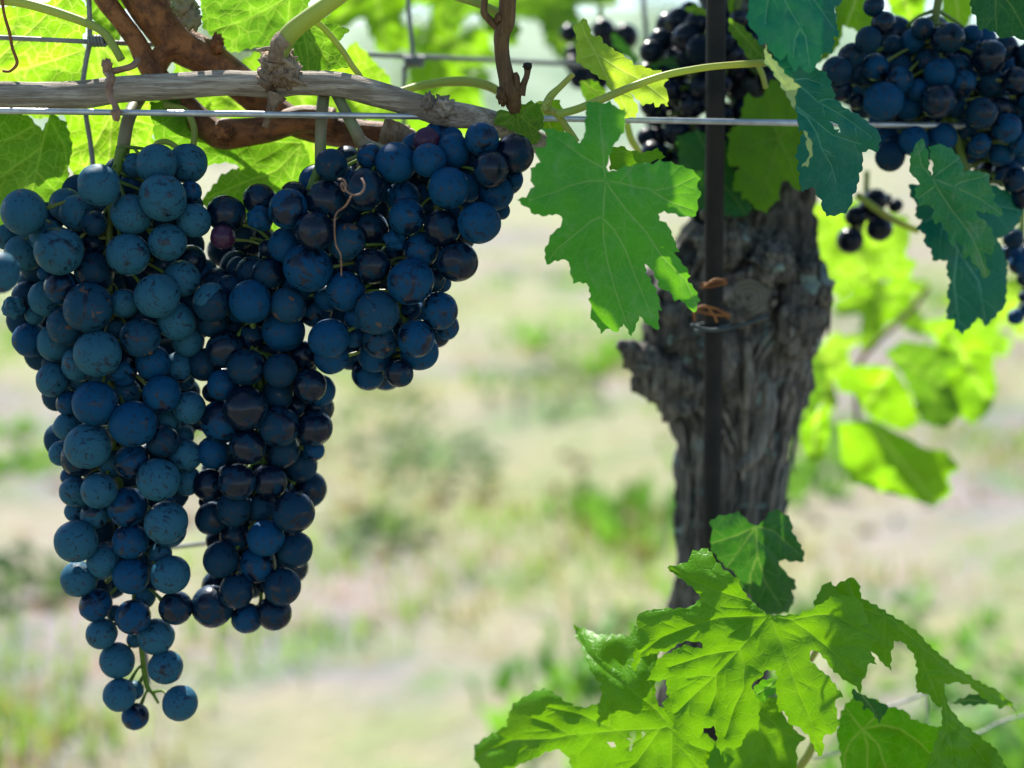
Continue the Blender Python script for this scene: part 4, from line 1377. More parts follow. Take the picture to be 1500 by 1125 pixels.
# ------------------------------------------------------------------ leaves in focus
traced_leaf('largest green leaf in the middle, hanging over the wire by the stake',
            [(750, 150, 3.0, [(325, 0), (370, -6), (395, 6), (430, -8), (455, 15), (475, 35), (495, 22), (500, 95), (490, 130), (465, 165), (445, 195), (430, 235), (418, 285), (425, 305), (470, 290), (530, 275), (580, 262), (615, 268), (650, 255), (700, 262), (735, 275), (780, 290), (810, 310),
                               (828, 335), (815, 365), (832, 395), (820, 430), (815, 470), (810, 500), (775, 505), (735, 500), (700, 488), (670, 483), (640, 490), (650, 515), (690, 540), (705, 580), (720, 620), (735, 655), (715, 660), (740, 695),
                               (765, 725), (785, 765), (768, 775), (800, 810), (820, 850), (828, 870), (800, 930), (770, 895), (735, 868), (715, 875), (690, 825), (670, 832), (650, 815), (628, 760), (600, 715), (585, 710), (592, 750), (615, 790), (640, 835),
                               (658, 915), (645, 915), (645, 1005), (610, 985), (585, 965), (560, 940), (545, 985), (525, 1030), (505, 1000), (490, 970), (470, 1005), (445, 1012), (430, 993), (390, 1015), (375, 985), (355, 960),
                               (340, 935), (350, 905), (335, 865), (345, 840), (325, 790), (270, 795), (255, 750), (250, 700), (215, 690), (150, 715), (140, 650), (160, 610), (175, 575), (210, 545), (225, 510), (190, 490), (150, 500),
                               (100, 495), (75, 470), (20, 430), (60, 415), (95, 370), (80, 330), (85, 290), (120, 260), (95, 200), (150, 195), (145, 165), (160, 150), (128, 112), (165, 112), (205, 125), (250, 130), (275, 155), (300, 178), (316, 140), (322, 95)])],
            .412, LM['main'], (412, 345),
            [[(412, 345), (340, 345), (260, 365), (190, 395), (90, 425)], [(412, 345), (405, 430), (400, 520), (402, 600), (420, 700), (455, 830), (515, 1000)], [(400, 500), (350, 520), (290, 570), (200, 640), (165, 690)],
             [(402, 510), (450, 560), (500, 650), (540, 760), (610, 930)], [(412, 345), (440, 390), (500, 470), (590, 570), (660, 680), (760, 780), (815, 900)], [(412, 345), (480, 355), (560, 375), (640, 385), (720, 370), (800, 330)],
             [(470, 352), (520, 295), (540, 278)], [(412, 345), (405, 280), (400, 200), (385, 60)], [(600, 380), (700, 440), (790, 470)], [(404, 290), (300, 230), (200, 160)]],
            tilt=(.05, -.10), cup=-.35, wav=.07, pucker=.30, curl=.5, seed=3, grid=7, vw=1.1, sec_gap=34, sec_len=60)

traced_leaf('big bright five-lobed green leaf in front at the bottom, under the small dark leaf',
            [(900, 780, 3.75, [(835, 445), (790, 405), (735, 350), (695, 300), (690, 260), (650, 230), (605, 205), (565, 160), (540, 125), (515, 85), (480, 92), (430, 98), (418, 110), (415, 140), (400, 158), (340, 178), (285, 190), (320, 225), (370, 260),
                                (420, 300), (460, 340), (468, 365), (440, 390), (410, 410), (330, 415), (270, 415), (215, 425), (165, 425), (118, 460), (125, 520), (120, 580), (105, 660), (95, 740), (110, 770), (150, 690), (200, 670), (250, 658), (300, 655),
                                (345, 615), (390, 598), (440, 598), (485, 610), (480, 635), (440, 627), (400, 617), (350, 630), (310, 655), (240, 690), (200, 760), (180, 815), (230, 815), (285, 812), (285, 870), (290, 900), (262, 940), (285, 1000), (315, 1030),
                                (325, 1069), (345, 1109), (385, 1159), (465, 1139), (495, 1079), (545, 1064), (560, 1109), (565, 1179), (585, 1224), (615, 1179), (655, 1199), (690, 1179), (730, 1110), (748, 1075), (790, 1090), (798, 1000), (800, 930), (770, 890),
                                (755, 840), (800, 800), (840, 755), (880, 760), (890, 800), (885, 850), (890, 900), (895, 960), (905, 990), (935, 985)]),
             (1100, 825, 3.75, [(190, 830), (210, 890), (250, 890), (310, 945), (340, 1000), (370, 1060), (395, 1065), (400, 1000), (400, 945), (440, 945), (490, 890), (480, 850), (470, 800), (465, 745), (510, 740), (480, 690), (430, 620), (380, 580), (330, 540), (320, 490),
                                (350, 478), (385, 500), (420, 550), (455, 600), (490, 620), (520, 650), (560, 665), (600, 715), (612, 700), (610, 640), (640, 610), (640, 555), (690, 555), (680, 520), (655, 470), (715, 410), (690, 370), (650, 320), (625, 260), (600, 200),
                                (560, 180), (500, 180), (440, 185), (390, 215), (340, 250), (270, 278), (210, 285), (150, 285), (105, 278)])],
            .395, LM['front'], (845, 460),
            [[(845, 460), (760, 380), (640, 345), (540, 310), (430, 265), (320, 205)], [(845, 460), (740, 460), (580, 468), (400, 520), (260, 575), (150, 660)], [(845, 460), (760, 560), (690, 640), (560, 780), (440, 890), (340, 990)],
             [(690, 645), (715, 740), (710, 860), (660, 960), (610, 1120)], [(685, 645), (580, 660), (500, 675), (300, 740)], [(845, 460), (870, 500), (920, 620), (970, 760), (1010, 880), (1070, 1010), (1130, 1180)],
             [(845, 460), (970, 480), (1060, 540), (1170, 630), (1330, 780)], [(970, 480), (1100, 455), (1200, 450), (1400, 560)], [(560, 785), (560, 870), (520, 980)], [(555, 790), (470, 785), (400, 800)]],
            tilt=(0, -.30), cup=-.45, wav=.08, pucker=.75, curl=.5, seed=5, grid=8, vw=1.7, sec_gap=40, sec_len=60)

traced_leaf('broad green leaf at bottom centre with two lobes pointing left and small holes',
            [(680, 825, 3.75, [(600, 335), (625, 345), (645, 360), (655, 348), (690, 370), (740, 390), (820, 390), (870, 388), (905, 402), (940, 345), (1000, 330), (1080, 420), (1060, 560), (1050, 650), (1055, 740), (1070, 780), (1110, 800), (1250, 900), (1350, 950), (1420, 1040), (1500, 1060),
                                (1380, 1115), (1330, 1130), (1200, 1300), (1100, 1420), (950, 1350), (900, 1400), (700, 1250), (590, 1125), (575, 1075), (540, 1035), (500, 1025), (450, 1040), (390, 1075), (330, 1100), (270, 1125), (200, 1180), (120, 1160), (75, 1110),
                                (50, 1060), (60, 1000), (110, 960), (170, 925), (230, 895), (240, 830), (270, 770), (340, 725), (420, 690), (450, 685), (500, 720), (560, 760), (640, 790), (680, 790), (740, 765), (755, 740), (750, 660), (710, 620), (690, 580), (665, 520),
                                (640, 450), (610, 400)])],
            .425, LM['front'], (1090, 900),
            [[(1110, 900), (1075, 910), (840, 920), (580, 945), (480, 965), (270, 970), (150, 1020), (80, 1060)], [(840, 920), (640, 830), (460, 790)], [(580, 945), (470, 880), (380, 850)],
             [(1100, 860), (1060, 810), (900, 685), (770, 590), (680, 500), (610, 370)], [(905, 685), (880, 580), (850, 470)], [(1030, 780), (1020, 640), (1000, 500)], [(1140, 900), (1140, 1125), (1130, 1350)], [(800, 895), (800, 780)],
             [(1075, 910), (950, 1090), (760, 1240)], [(1120, 900), (1250, 1000), (1420, 1060)]],
            tilt=(0, -.25), cup=-.5, wav=.08, pucker=.75, curl=.6, seed=7, grid=8, vw=1.7, sec_gap=40, sec_len=60,
            holes=[[(905, 930), (940, 925), (945, 950), (925, 985), (915, 1045), (905, 1045), (908, 990)], [(975, 925), (998, 935), (980, 962)], [(800, 1000), (815, 975), (825, 1010), (805, 1018)]])

traced_leaf('folded long green leaf sloping down to a thin tail at the lower right',
            [(1100, 825, 3.75, [(340, 222), (370, 160), (400, 110), (440, 105), (465, 125), (510, 95), (545, 72), (585, 90), (600, 130), (610, 190), (660, 215), (720, 250), (780, 290), (850, 330), (920, 380), (970, 440), (1040, 500), (1110, 560), (1180, 600), (1240, 640),
                                (1290, 665), (1360, 700), (1400, 740), (1435, 770), (1462, 830), (1475, 905), (1462, 850), (1440, 795), (1400, 785), (1375, 800), (1350, 785), (1310, 770), (1250, 720), (1200, 670), (1120, 655), (1070, 665), (1060, 700), (1050, 790), (1020, 790), (970, 720), (910, 715),
                                (900, 640), (915, 580), (890, 500), (850, 450), (820, 425), (790, 430), (770, 500), (770, 590), (720, 550), (680, 500), (640, 460), (560, 420), (440, 330), (380, 280)])],
            .425, LM['front'], (735, 330),
            [[(735, 280), (735, 400), (740, 560)], [(620, 250), (780, 310), (950, 470), (1120, 600), (1300, 700), (1440, 790)], [(950, 560), (1000, 660), (1030, 760)], [(600, 260), (560, 170), (540, 100)], [(1060, 590), (960, 590), (920, 680)]],
            tilt=(.25, -.15), cup=-.25, wav=.10, pucker=.6, curl=.9, seed=9, grid=8, vw=1.6, sec_gap=36, sec_len=45)

traced_leaf('lower right leaf showing its veined underside with a brown spot',
            [(1100, 825, 3.75, [(470, 940), (480, 880), (490, 830), (520, 770), (560, 740), (610, 720), (680, 745), (760, 785), (850, 805), (880, 850), (930, 870), (1000, 895), (1060, 895), (1080, 960), (1060, 1050), (990, 1125), (950, 1250), (800, 1320), (650, 1300), (560, 1280), (500, 1200), (490, 1050)])],
            .44, LM['under'], (610, 915),
            [[(610, 915), (545, 980), (515, 1050), (510, 1200)], [(615, 915), (640, 1000), (640, 1250)], [(620, 915), (700, 1000), (740, 1125), (750, 1280)], [(610, 910), (720, 890), (820, 910), (920, 980), (990, 1050)], [(600, 900), (560, 850), (530, 800)], [(620, 905), (700, 830), (760, 795)]],
            tilt=(0, -.2), cup=.4, wav=.10, pucker=.7, curl=.3, seed=13, grid=8, vw=1.9, sec_gap=36, sec_len=45)
traced_leaf('folded flap of leaf, coloured dark green for its shade, between the bright lower right leaves',
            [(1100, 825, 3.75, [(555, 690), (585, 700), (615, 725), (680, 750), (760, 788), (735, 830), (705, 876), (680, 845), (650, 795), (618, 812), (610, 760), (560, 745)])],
            .428, LM['dark'], (640, 740), [[(600, 710), (660, 790), (700, 860)]], tilt=(0, .3), wav=.08, seed=15, grid=7, secondary=False)  # shade of the fold is put into its dark leaf colour
traced_leaf('light green curled leaf hanging nearest the lower right corner',
            [(1100, 825, 3.75, [(1055, 680), (1075, 730), (1090, 790), (1130, 840), (1160, 880), (1190, 900), (1250, 940), (1300, 985), (1340, 1010), (1380, 1080), (1410, 1125), (1400, 1200), (1300, 1260), (1000, 1250), (960, 1130), (985, 1050), (1020, 960), (1050, 890), (1045, 780)])],
            .415, LM['front'], (1070, 900), [[(1065, 740), (1080, 880), (1100, 1000), (1120, 1200)], [(1085, 880), (1180, 960), (1300, 1100)], [(1080, 900), (1040, 1000), (1000, 1100)]],
            tilt=(.35, -.2), cup=.3, wav=.12, pucker=.6, curl=.6, seed=17, grid=8, vw=1.6, sec_gap=34, sec_len=40)
traced_leaf('narrow dark curled leaf edge lying behind the thin leaf tail',
            [(1100, 825, 3.75, [(1085, 772), (1150, 745), (1220, 715), (1275, 725), (1320, 770), (1240, 782), (1150, 778)])], .45, LM['dark'], (1200, 750), [[(1090, 770), (1200, 750), (1310, 765)]], wav=.08, seed=19, grid=7, secondary=False)
traced_leaf('small crumpled grey-green leaf tip seen through the gap of the big bottom leaf',
            [(900, 780, 3.75, [(760, 850), (800, 815), (850, 800), (890, 810), (895, 880), (850, 900), (815, 935), (780, 905)])], .415, LM['main'], (830, 860), [[(880, 820), (830, 860), (780, 890)]], wav=.15, seed=20, grid=7, secondary=False)
traced_leaf('filler leaf low in the bottom right behind the big front leaf',
            [(1100, 825, 3.75, [(-60, 700), (150, 740), (190, 850), (250, 920), (300, 960), (250, 1010), (260, 1090), (220, 1200), (-100, 1300), (-250, 1100)])], .435, LM['front'], (0, 800),
            [[(0, 780), (60, 950), (120, 1150)], [(0, 780), (150, 900), (270, 980)]], tilt=(0, -.2), wav=.09, seed=21, grid=9)
b = MB()
b.tube(pts([(1165, 1132, 6), (1180, 1112, 6), (1190, 1094, 6), (1200, 1070, 5)], .452), 8, 6)
o = b.build('petiole', M['petiole']); tag(o, 'yellow petiole at the bottom edge between the front leaves', 'petiole')
b = MB(); b.tube(pts([(1187, 968, 4.5), (1196, 953, 4.5), (1202, 940, 4)], .45), 8, 6)
o = b.build('petiole', M['petiole']); tag(o, 'short yellow petiole showing through the gap of the big front leaf', 'petiole')

traced_leaf('small dark green leaf in front of the trunk foot with pale veins',
            [(1000, 740, 2.922, [(110, 75), (150, 45), (190, 40), (240, 25), (270, 60), (310, 90), (345, 70), (370, 30), (400, 15), (440, 40), (465, 60), (470, 110), (495, 150), (520, 195), (520, 240), (470, 245), (440, 235), (410, 240), (440, 290), (480, 320), (490, 355), (470, 365),
                                 (480, 405), (465, 435), (450, 460), (390, 470), (350, 460), (300, 400), (255, 360), (225, 290), (190, 270), (160, 240), (120, 190), (115, 140), (130, 110)])],
            .455, LM['dark'], (315, 92), [[(315, 92), (260, 170), (190, 265)], [(315, 92), (320, 215), (355, 330), (420, 430)], [(320, 215), (290, 300), (285, 390)], [(315, 92), (230, 130), (135, 160)], [(315, 92), (390, 110), (490, 200)]],
            tilt=(.1, -.1), cup=-.4, wav=.08, seed=23, grid=7, vw=2.0, sec_gap=24, sec_len=50)

TL = traced_leaf('upper blue-green leaf right of the stake, cut by the top edge',
            [(1010, 0, 5.0, [(410, -150), (430, 50), (420, 100), (430, 180), (440, 215), (495, 240), (500, 300), (515, 340), (560, 318), (580, 370), (640, 430), (662, 450), (710, 398), (740, 480), (765, 525), (815, 480), (830, 515), (890, 542), (930, 480), (985, 390), (1040, 395), (1060, 330),
                             (1060, 260), (1100, 277), (1085, 190), (1075, 110), (1070, 45), (1110, 30), (1140, -60), (1060, -180), (900, -230), (760, -180), (620, -230), (480, -200)])],
            .418, LM['sky_tint'], (740, -60), [[(640, -180), (700, 10), (760, 120), (810, 205)], [(810, 205), (770, 290), (760, 420)], [(810, 205), (850, 270), (880, 480)], [(620, -150), (570, 30), (555, 155)], [(660, -150), (900, -20), (1040, 180)]],
            tilt=(.1, -.2), cup=-.35, wav=.08, pucker=.5, curl=.4, seed=25, grid=8, vw=1.2, sec_gap=30, sec_len=40)
TK = traced_leaf('lower blue-green leaf with folded pale margin below the wire near the stake',
            [(1010, 0, 5.0, [(560, 400), (600, 420), (700, 400), (830, 430), (900, 490), (1000, 530), (1040, 600), (1070, 720), (1140, 790), (1260, 850), (1340, 920), (1390, 970), (1400, 1030), (1385, 1105), (1340, 1110), (1310, 1095), (1270, 1120), (1275, 1230), (1250, 1270), (1230, 1380), (1200, 1430), (1185, 1510), (1140, 1560),
                             (1060, 1580), (1000, 1585), (975, 1540), (965, 1470), (940, 1440), (915, 1390), (890, 1370), (860, 1380), (830, 1412), (795, 1330), (802, 1270), (785, 1240), (795, 1190), (775, 1140), (795, 1070), (820, 1000), (830, 955), (800, 960), (785, 850),
                             (775, 790), (720, 715), (650, 600), (600, 520), (555, 470), (545, 430)])],
            .426, LM['sky_tint'], (560, 430), [[(570, 440), (690, 540), (810, 630), (940, 745), (1120, 845), (1330, 1000)], [(940, 745), (1000, 725), (1060, 730)], [(780, 780), (900, 870), (960, 920), (1050, 990), (1240, 1050)],
                                           [(800, 820), (860, 860), (930, 970), (970, 1090), (1040, 1210), (1070, 1320)], [(970, 1090), (1035, 1120)], [(775, 585), (850, 575), (960, 610)]],
            tilt=(.15, -.1), cup=-.25, wav=.08, pucker=.5, curl=.5, seed=27, grid=8, vw=1.2, sec_gap=30, sec_len=40,
            holes=[[(1032, 888), (1070, 905), (1100, 935), (1115, 975), (1095, 970), (1060, 925)]])
fl = traced_leaf('x', [(1010, 0, 5.0, [(555, 318), (580, 390), (640, 455), (700, 535), (770, 598), (808, 635), (778, 690), (775, 808), (720, 722), (650, 592), (600, 512), (555, 472), (545, 430), (550, 370)])], .419, LM['pale'], (660, 560),
                 [[(560, 420), (640, 540), (770, 720)]], tilt=(0, -.1), wav=.08, seed=28, grid=7, secondary=False)
f2 = traced_leaf('x', [(1010, 110, 5.0, [(835, 405), (860, 425), (885, 470), (902, 530), (895, 590), (865, 668), (820, 672), (845, 630), (880, 592), (862, 545), (858, 490)])], .420, LM['pale'], (870, 540), [], wav=.08, seed=29, grid=7, secondary=False)
for q in (fl, f2):
    q.name = 'folded_margin'
    wl_ = Vector(q.location)
    q.parent = TK
    q.location = wl_ - Vector(TK.location)
    del q['label'], q['category']

traced_leaf('notched blue-green leaf in front of the dark drooping one at right',
            [(1200, 200, 3.75, [(565, 10), (550, 28), (530, 30), (522, 70), (500, 90), (495, 150), (500, 210), (545, 240), (550, 260), (525, 290), (525, 330), (550, 385), (610, 375), (625, 400), (620, 460), (640, 485), (670, 470), (680, 510), (705, 520), (710, 580), (735, 610), (765, 575), (785, 600), (790, 670),
                                (825, 655), (840, 700), (880, 720), (885, 760), (915, 785), (940, 755), (920, 700), (905, 650), (915, 635), (950, 655), (970, 590), (955, 520), (920, 470), (870, 430), (850, 410), (920, 420), (975, 440), (1015, 435), (1000, 400), (960, 350), (965, 320), (940, 270), (935, 210),
                                (880, 185), (800, 190), (790, 140), (740, 75), (690, 45), (640, 40), (600, 60), (605, 100), (625, 160), (618, 215), (604, 180), (606, 130), (592, 60)])],
            .462, leaf_mat('leaf_mottled', (0.010, 0.135, 0.05), (0.05, 0.28, 0.02), 0.2, vein=(0.14, 0.32, 0.16), net=.2, yellow=.1, dust=.55, rough=.5), (620, 230),
            [[(620, 230), (700, 170), (770, 120)], [(620, 230), (740, 275), (880, 340), (1000, 425)], [(740, 275), (780, 250), (900, 220)], [(620, 230), (680, 330), (740, 420), (820, 520), (880, 640), (915, 760)], [(620, 230), (560, 150), (545, 60)], [(640, 270), (600, 300), (545, 340)]],
            tilt=(.1, -.25), cup=-.4, wav=.10, pucker=.6, curl=.7, seed=31, grid=7, vw=1.4, sec_gap=26, sec_len=40)
traced_leaf('large dark drooping leaf at right behind the notched one',
            [(1200, 200, 3.75, [(490, 260), (500, 330), (540, 380), (520, 430), (560, 460), (535, 510), (580, 540), (575, 590), (610, 620), (620, 680), (700, 685), (700, 760), (720, 800), (700, 850), (710, 900), (695, 1000), (740, 1010), (740, 1055), (790, 1085), (830, 1050), (870, 1000), (890, 1010), (915, 1050), (960, 1000),
                                (1020, 940), (1030, 880), (1035, 700), (1010, 620), (980, 560), (1030, 540), (1080, 500), (1115, 430), (1125, 350), (1090, 320), (1040, 300), (950, 260), (800, 250), (650, 260)])],
            .488, LM['sky_tint'], (600, 330), [[(600, 330), (760, 620), (880, 800), (910, 1000)], [(600, 330), (800, 350), (1080, 400)], [(650, 430), (580, 470)], [(760, 620), (740, 800), (770, 1040)]],
            tilt=(.1, -.15), cup=-.3, wav=.08, seed=33, grid=9, vw=1.6)
traced_leaf('mid-green leaf hanging behind the wire between stake and blue-green leaf',
            [(1010, 110, 5.0, [(415, 140), (430, 130), (480, 165), (540, 150), (560, 90), (600, 40), (650, 30), (750, 200), (830, 300), (850, 500), (810, 860), (740, 810), (720, 770), (690, 770), (660, 830), (660, 910), (600, 960), (560, 1015), (500, 990), (440, 940), (430, 910), (385, 920), (380, 860), (310, 850), (320, 790),
                               (330, 710), (370, 680), (280, 660), (275, 560), (290, 500), (275, 430), (320, 385), (370, 340), (380, 250)])],
            .515, leaf_mat('leaf_mid', (0.05, 0.17, 0.012), (0.20, 0.46, 0.01), 0.5, net=.2, yellow=.2, vein=(.14, .24, .04), vein_t=(.3, .45, .04)), (650, 465), [[(650, 465), (500, 500), (400, 560)], [(650, 465), (620, 580), (560, 760), (520, 940)], [(650, 465), (720, 400), (800, 350)], [(650, 465), (720, 600), (780, 780)], [(650, 465), (590, 300), (560, 160)]],
            tilt=(0, -.1), cup=-.3, wav=.07, seed=35, grid=8, vw=2.2)
traced_leaf('yellow-green young leaf on the petiole at top centre right',
            [(810, 0, Z, [(135, 180), (210, 125), (245, 160), (255, 210), (275, 245), (320, 240), (350, 290), (430, 340), (500, 390), (560, 440), (640, 460), (740, 490), (790, 550), (760, 590), (790, 640), (795, 735), (740, 710), (700, 745), (690, 700), (620, 730), (570, 680), (530, 640), (560, 690), (590, 740), (570, 810), (490, 810),
                           (440, 710), (400, 650), (360, 560), (280, 510), (210, 460), (160, 430), (155, 330), (165, 290), (150, 240)])],
            .455, LM['young'], (295, 370), [[(295, 370), (230, 250), (190, 150)], [(295, 370), (380, 540), (450, 650), (530, 800)], [(295, 370), (450, 470), (600, 550), (780, 690)], [(295, 370), (200, 400)]],
            tilt=(.2, -.2), cup=-.3, wav=.10, seed=37, grid=7, vw=1.6, sec_gap=24, sec_len=45)
traced_leaf('small dark leaf just under the pruned spur touching the wire',
            [(500, 0, 4.1667, [(950, 680), (1000, 668), (1040, 690), (1070, 688), (1100, 640), (1160, 615), (1220, 640), (1230, 700), (1240, 760), (1210, 800), (1222, 850), (1170, 890), (1130, 850), (1060, 810), (1000, 780), (930, 765)])],
            .452, LM['glow_dark'], (1070, 690), [[(1070, 690), (1160, 640)], [(1070, 690), (1150, 760), (1210, 800)], [(1070, 690), (1090, 800)], [(1070, 690), (1010, 740), (950, 760)]], wav=.08, seed=39, grid=6, vw=1.3, sec_gap=18, sec_len=30)

# backlit leaves behind the canes
BL = [
    ('bright backlit leaf at the far left above the grey cane', [(-60, 30), (0, 10), (60, 5), (110, -15), (135, 20), (120, 60), (133, 90), (118, 130), (135, 160), (60, 175), (0, 160), (-60, 170)], (-30, 110),
     [[(-30, 110), (40, 100), (120, 75)], [(-30, 110), (50, 40), (100, -10)], [(-30, 110), (60, 150), (120, 155)]], .49, 'glow'),
    ('deep green backlit leaf at the left edge below the wire', [(-60, 180), (0, 160), (40, 168), (62, 190), (75, 165), (98, 180), (107, 215), (100, 250), (106, 275), (80, 305), (30, 330), (-20, 345), (-60, 320)], (70, 165),
     [[(72, 170), (60, 220), (52, 260), (40, 320)], [(62, 215), (0, 260), (-50, 300)], [(52, 250), (90, 290)], [(72, 172), (20, 200), (-40, 220)], [(72, 172), (95, 215), (100, 260)]], .468, 'glow_dark'),
    ('yellow-green backlit leaf glowing behind the longest bunch stalk', [(92, 165), (130, 140), (165, 150), (215, 145), (232, 170), (224, 200), (238, 235), (215, 280), (190, 330), (150, 380), (118, 330), (98, 300), (108, 260), (96, 230), (102, 200)], (165, 160),
     [[(165, 165), (160, 230), (150, 350)], [(165, 165), (205, 220), (225, 250)], [(165, 165), (135, 220), (115, 280)], [(165, 170), (195, 175), (228, 185)]], .485, 'glow'),
    ('backlit leaf with torn pale hole above the narrow bunch', [(218, 150), (262, 145), (300, 170), (330, 182), (400, 205), (440, 200), (455, 230), (445, 275), (430, 330), (380, 345), (330, 330), (292, 296), (310, 275), (325, 255), (350, 245), (335, 238), (300, 243), (262, 240), (225, 236), (225, 190)], (440, 215),
     [[(440, 215), (405, 250), (350, 270), (295, 295)], [(440, 215), (420, 290), (400, 330)], [(440, 210), (350, 205), (250, 200)]], .480, 'glow_dark'),
    ('green backlit leaf in the fork of the brown cane at the top', [(290, -30), (330, -20), (440, -30), (455, 0), (448, 30), (430, 45), (432, 72), (400, 76), (372, 70), (340, 78), (318, 60), (296, 40)], (425, -10),
     [[(425, -5), (360, 30), (310, 45)], [(425, -5), (420, 60)], [(425, -5), (350, -5)]], .483, 'glow_dark'),
    ('dark toothed leaf behind the thick green shoot', [(425, 60), (440, 20), (470, 20), (480, 30), (514, 44), (495, 62), (503, 84), (512, 98), (470, 106), (440, 110), (420, 95)], (438, 30),
     [[(438, 30), (450, 70), (452, 100)], [(438, 30), (490, 55)], [(438, 30), (480, 90)]], .468, 'glow_dark'),
    ('lime backlit leaf glimpsed below the brown cane fork', [(255, 80), (300, 75), (345, 105), (375, 140), (380, 175), (340, 190), (290, 180), (255, 150)], (260, 90),
     [[(260, 90), (310, 130), (370, 170)], [(260, 90), (290, 170)], [(260, 90), (330, 100)]], .51, 'glow'),
    ('dark leaf sliver hanging at the top beside the vertical wire', [(115, -30), (190, -30), (182, 40), (165, 78), (148, 50), (128, 20)], (160, -30), [[(160, -20), (160, 70)], [(160, -10), (135, 20)]], .495, 'glow_dark'),
    ('bright leaf filling the gap right of the vertical wire', [(130, 40), (180, 60), (205, 90), (260, 120), (300, 90), (310, 160), (250, 200), (180, 190), (120, 150)], (140, 60), [[(140, 60), (200, 120), (290, 170)], [(140, 60), (160, 160)]], .53, 'glow'),
    ('bright leaf behind the grey dry node', [(340, 100), (380, 70), (430, 95), (480, 95), (520, 60), (570, 110), (590, 170), (520, 240), (440, 300), (380, 260), (330, 190)], (400, 80), [[(400, 80), (450, 160), (470, 270)], [(400, 80), (520, 120), (580, 165)], [(400, 80), (370, 200)]], .535, 'glow'),
]
for i, (lab, poly, c, vs, Yq, mk) in enumerate(BL):
    traced_leaf(lab, [(0, 0, 1.0, poly)], Yq, LM[mk], c, vs, tilt=(0, .1), cup=.3, wav=.08, pucker=.5, curl=.3, seed=50 + i, grid=7, vw=2.0, sec_gap=26, sec_len=70, group='sunlit leaves behind the canes')

# blurred lime leaves
LB = [
    ('broad lime leaf out of focus behind the tiny black cluster', (1100, 250, 2.25), [(140, 240), (170, 170), (200, 110), (330, 90), (430, 130), (520, 150), (525, 230), (510, 280), (550, 300), (520, 350), (430, 355), (340, 390), (290, 420), (210, 350), (150, 290)], (330, 130), .66, 'glow'),
    ('lowest large blurred lime leaf right of the trunk', (1100, 250, 2.25), [(285, 830), (330, 825), (400, 820), (460, 850), (520, 880), (570, 915), (640, 920), (690, 980), (650, 1010), (665, 1060), (600, 1110), (520, 1080), (430, 1060), (330, 1030), (300, 960)], (390, 830), .70, 'lime'),
    ('blurred yellow-lime leaf high in the group right of the trunk', (1100, 250, 2.25), [(640, 520), (700, 500), (760, 540), (810, 580), (800, 650), (815, 720), (790, 790), (730, 840), (680, 800), (640, 720), (620, 600)], (660, 540), .74, 'lime'),
    ('blurred green leaf in the middle of the lime group', (1100, 250, 2.25), [(440, 600), (500, 560), (600, 575), (690, 600), (690, 650), (640, 660), (700, 800), (640, 850), (560, 830), (520, 720), (490, 660)], (470, 610), .71, 'glow_dark'),
    ('blurred round lime leaf left in the group', (1100, 250, 2.25), [(275, 690), (310, 650), (400, 640), (470, 650), (520, 720), (560, 830), (500, 860), (400, 820), (370, 790), (350, 740), (290, 730)], (450, 660), .72, 'lime'),
    ('blurred dark green leaf against the right flank of the trunk', (1100, 250, 2.25), [(120, 860), (150, 700), (190, 600), (250, 640), (245, 740), (210, 800), (160, 850)], (200, 620), .62, 'glow_dark'),
    ('blurred yellow leaf tip low beside the trunk', (1100, 250, 2.25), [(160, 850), (180, 790), (260, 780), (265, 860), (240, 940), (200, 975), (170, 920)], (220, 790), .69, 'lime'),
    ('bright yellow leaf behind the top of the blue-green leaf', (1200, 0, 5.0), [(110, 30), (200, -60), (330, -60), (400, 60), (400, 180), (340, 240), (280, 230), (180, 190), (150, 330), (60, 430), (-20, 470), (60, 250), (110, 130)], (280, -40), .53, 'lime'),
    ('blurred lime leaf above the wide right bunch', (1200, 0, 5.0), [(470, -80), (700, -80), (790, 0), (760, 120), (660, 180), (590, 160), (520, 90)], (600, -60), .60, 'lime'),
    ('second blurred lime leaf above the wide right bunch near the stem', (1200, 0, 5.0), [(900, -60), (1120, -60), (1130, 100), (1080, 200), (960, 190), (890, 120)], (1000, -60), .57, 'lime'),
]
for i, (lab, og, poly, c, Yq, mk) in enumerate(LB):
    cx, cy = c
    mx = sum(p[0] for p in poly) / len(poly); my = sum(p[1] for p in poly) / len(poly)
    vs = [[(cx, cy), (mx, my), (2 * mx - cx, 2 * my - cy)]]
    traced_leaf(lab, [(*og, poly)], Yq, LM[mk], c, vs, tilt=(0, .1), cup=.3, wav=.10, seed=80 + i, grid=11, vw=2.2, sec_gap=40, sec_len=50, edge=7, group='blurred lime leaves beyond the trunk')
traced_leaf('dark green leaf at the top right corner over the grapes',
            [(1200, 0, 5.0, [(1105, -60), (1110, 80), (1150, 130), (1165, 220), (1230, 215), (1290, 240), (1340, 290), (1400, 265), (1450, 280), (1560, 330), (1600, 200), (1560, -80), (1300, -120)])], .47, LM['dark'], (1300, -100),
            [[(1300, -100), (1290, 60), (1300, 220)], [(1300, -100), (1420, 60), (1520, 250)]], tilt=(0, -.2), wav=.07, seed=93, grid=9)
traced_leaf('small blurred leaf left of the stake near the top',
            [(810, 0, Z, [(900, 60), (960, 25), (1040, 50), (1080, 110), (1020, 110), (960, 100)])], .53, LM['glow_dark'], (1070, 80), [[(1070, 80), (920, 60)]], wav=.08, seed=94, grid=8, secondary=False)
traced_leaf('blurred leaf folded between stake and upper blue-green leaf',
            [(1010, 0, 5.0, [(285, 130), (330, 150), (400, 200), (470, 270), (540, 340), (560, 440), (500, 450), (430, 440), (390, 370), (330, 280), (285, 230)])], .50, LM['glow_dark'], (300, 150), [[(300, 160), (420, 290), (540, 420)]], wav=.08, seed=95, grid=8, secondary=False)
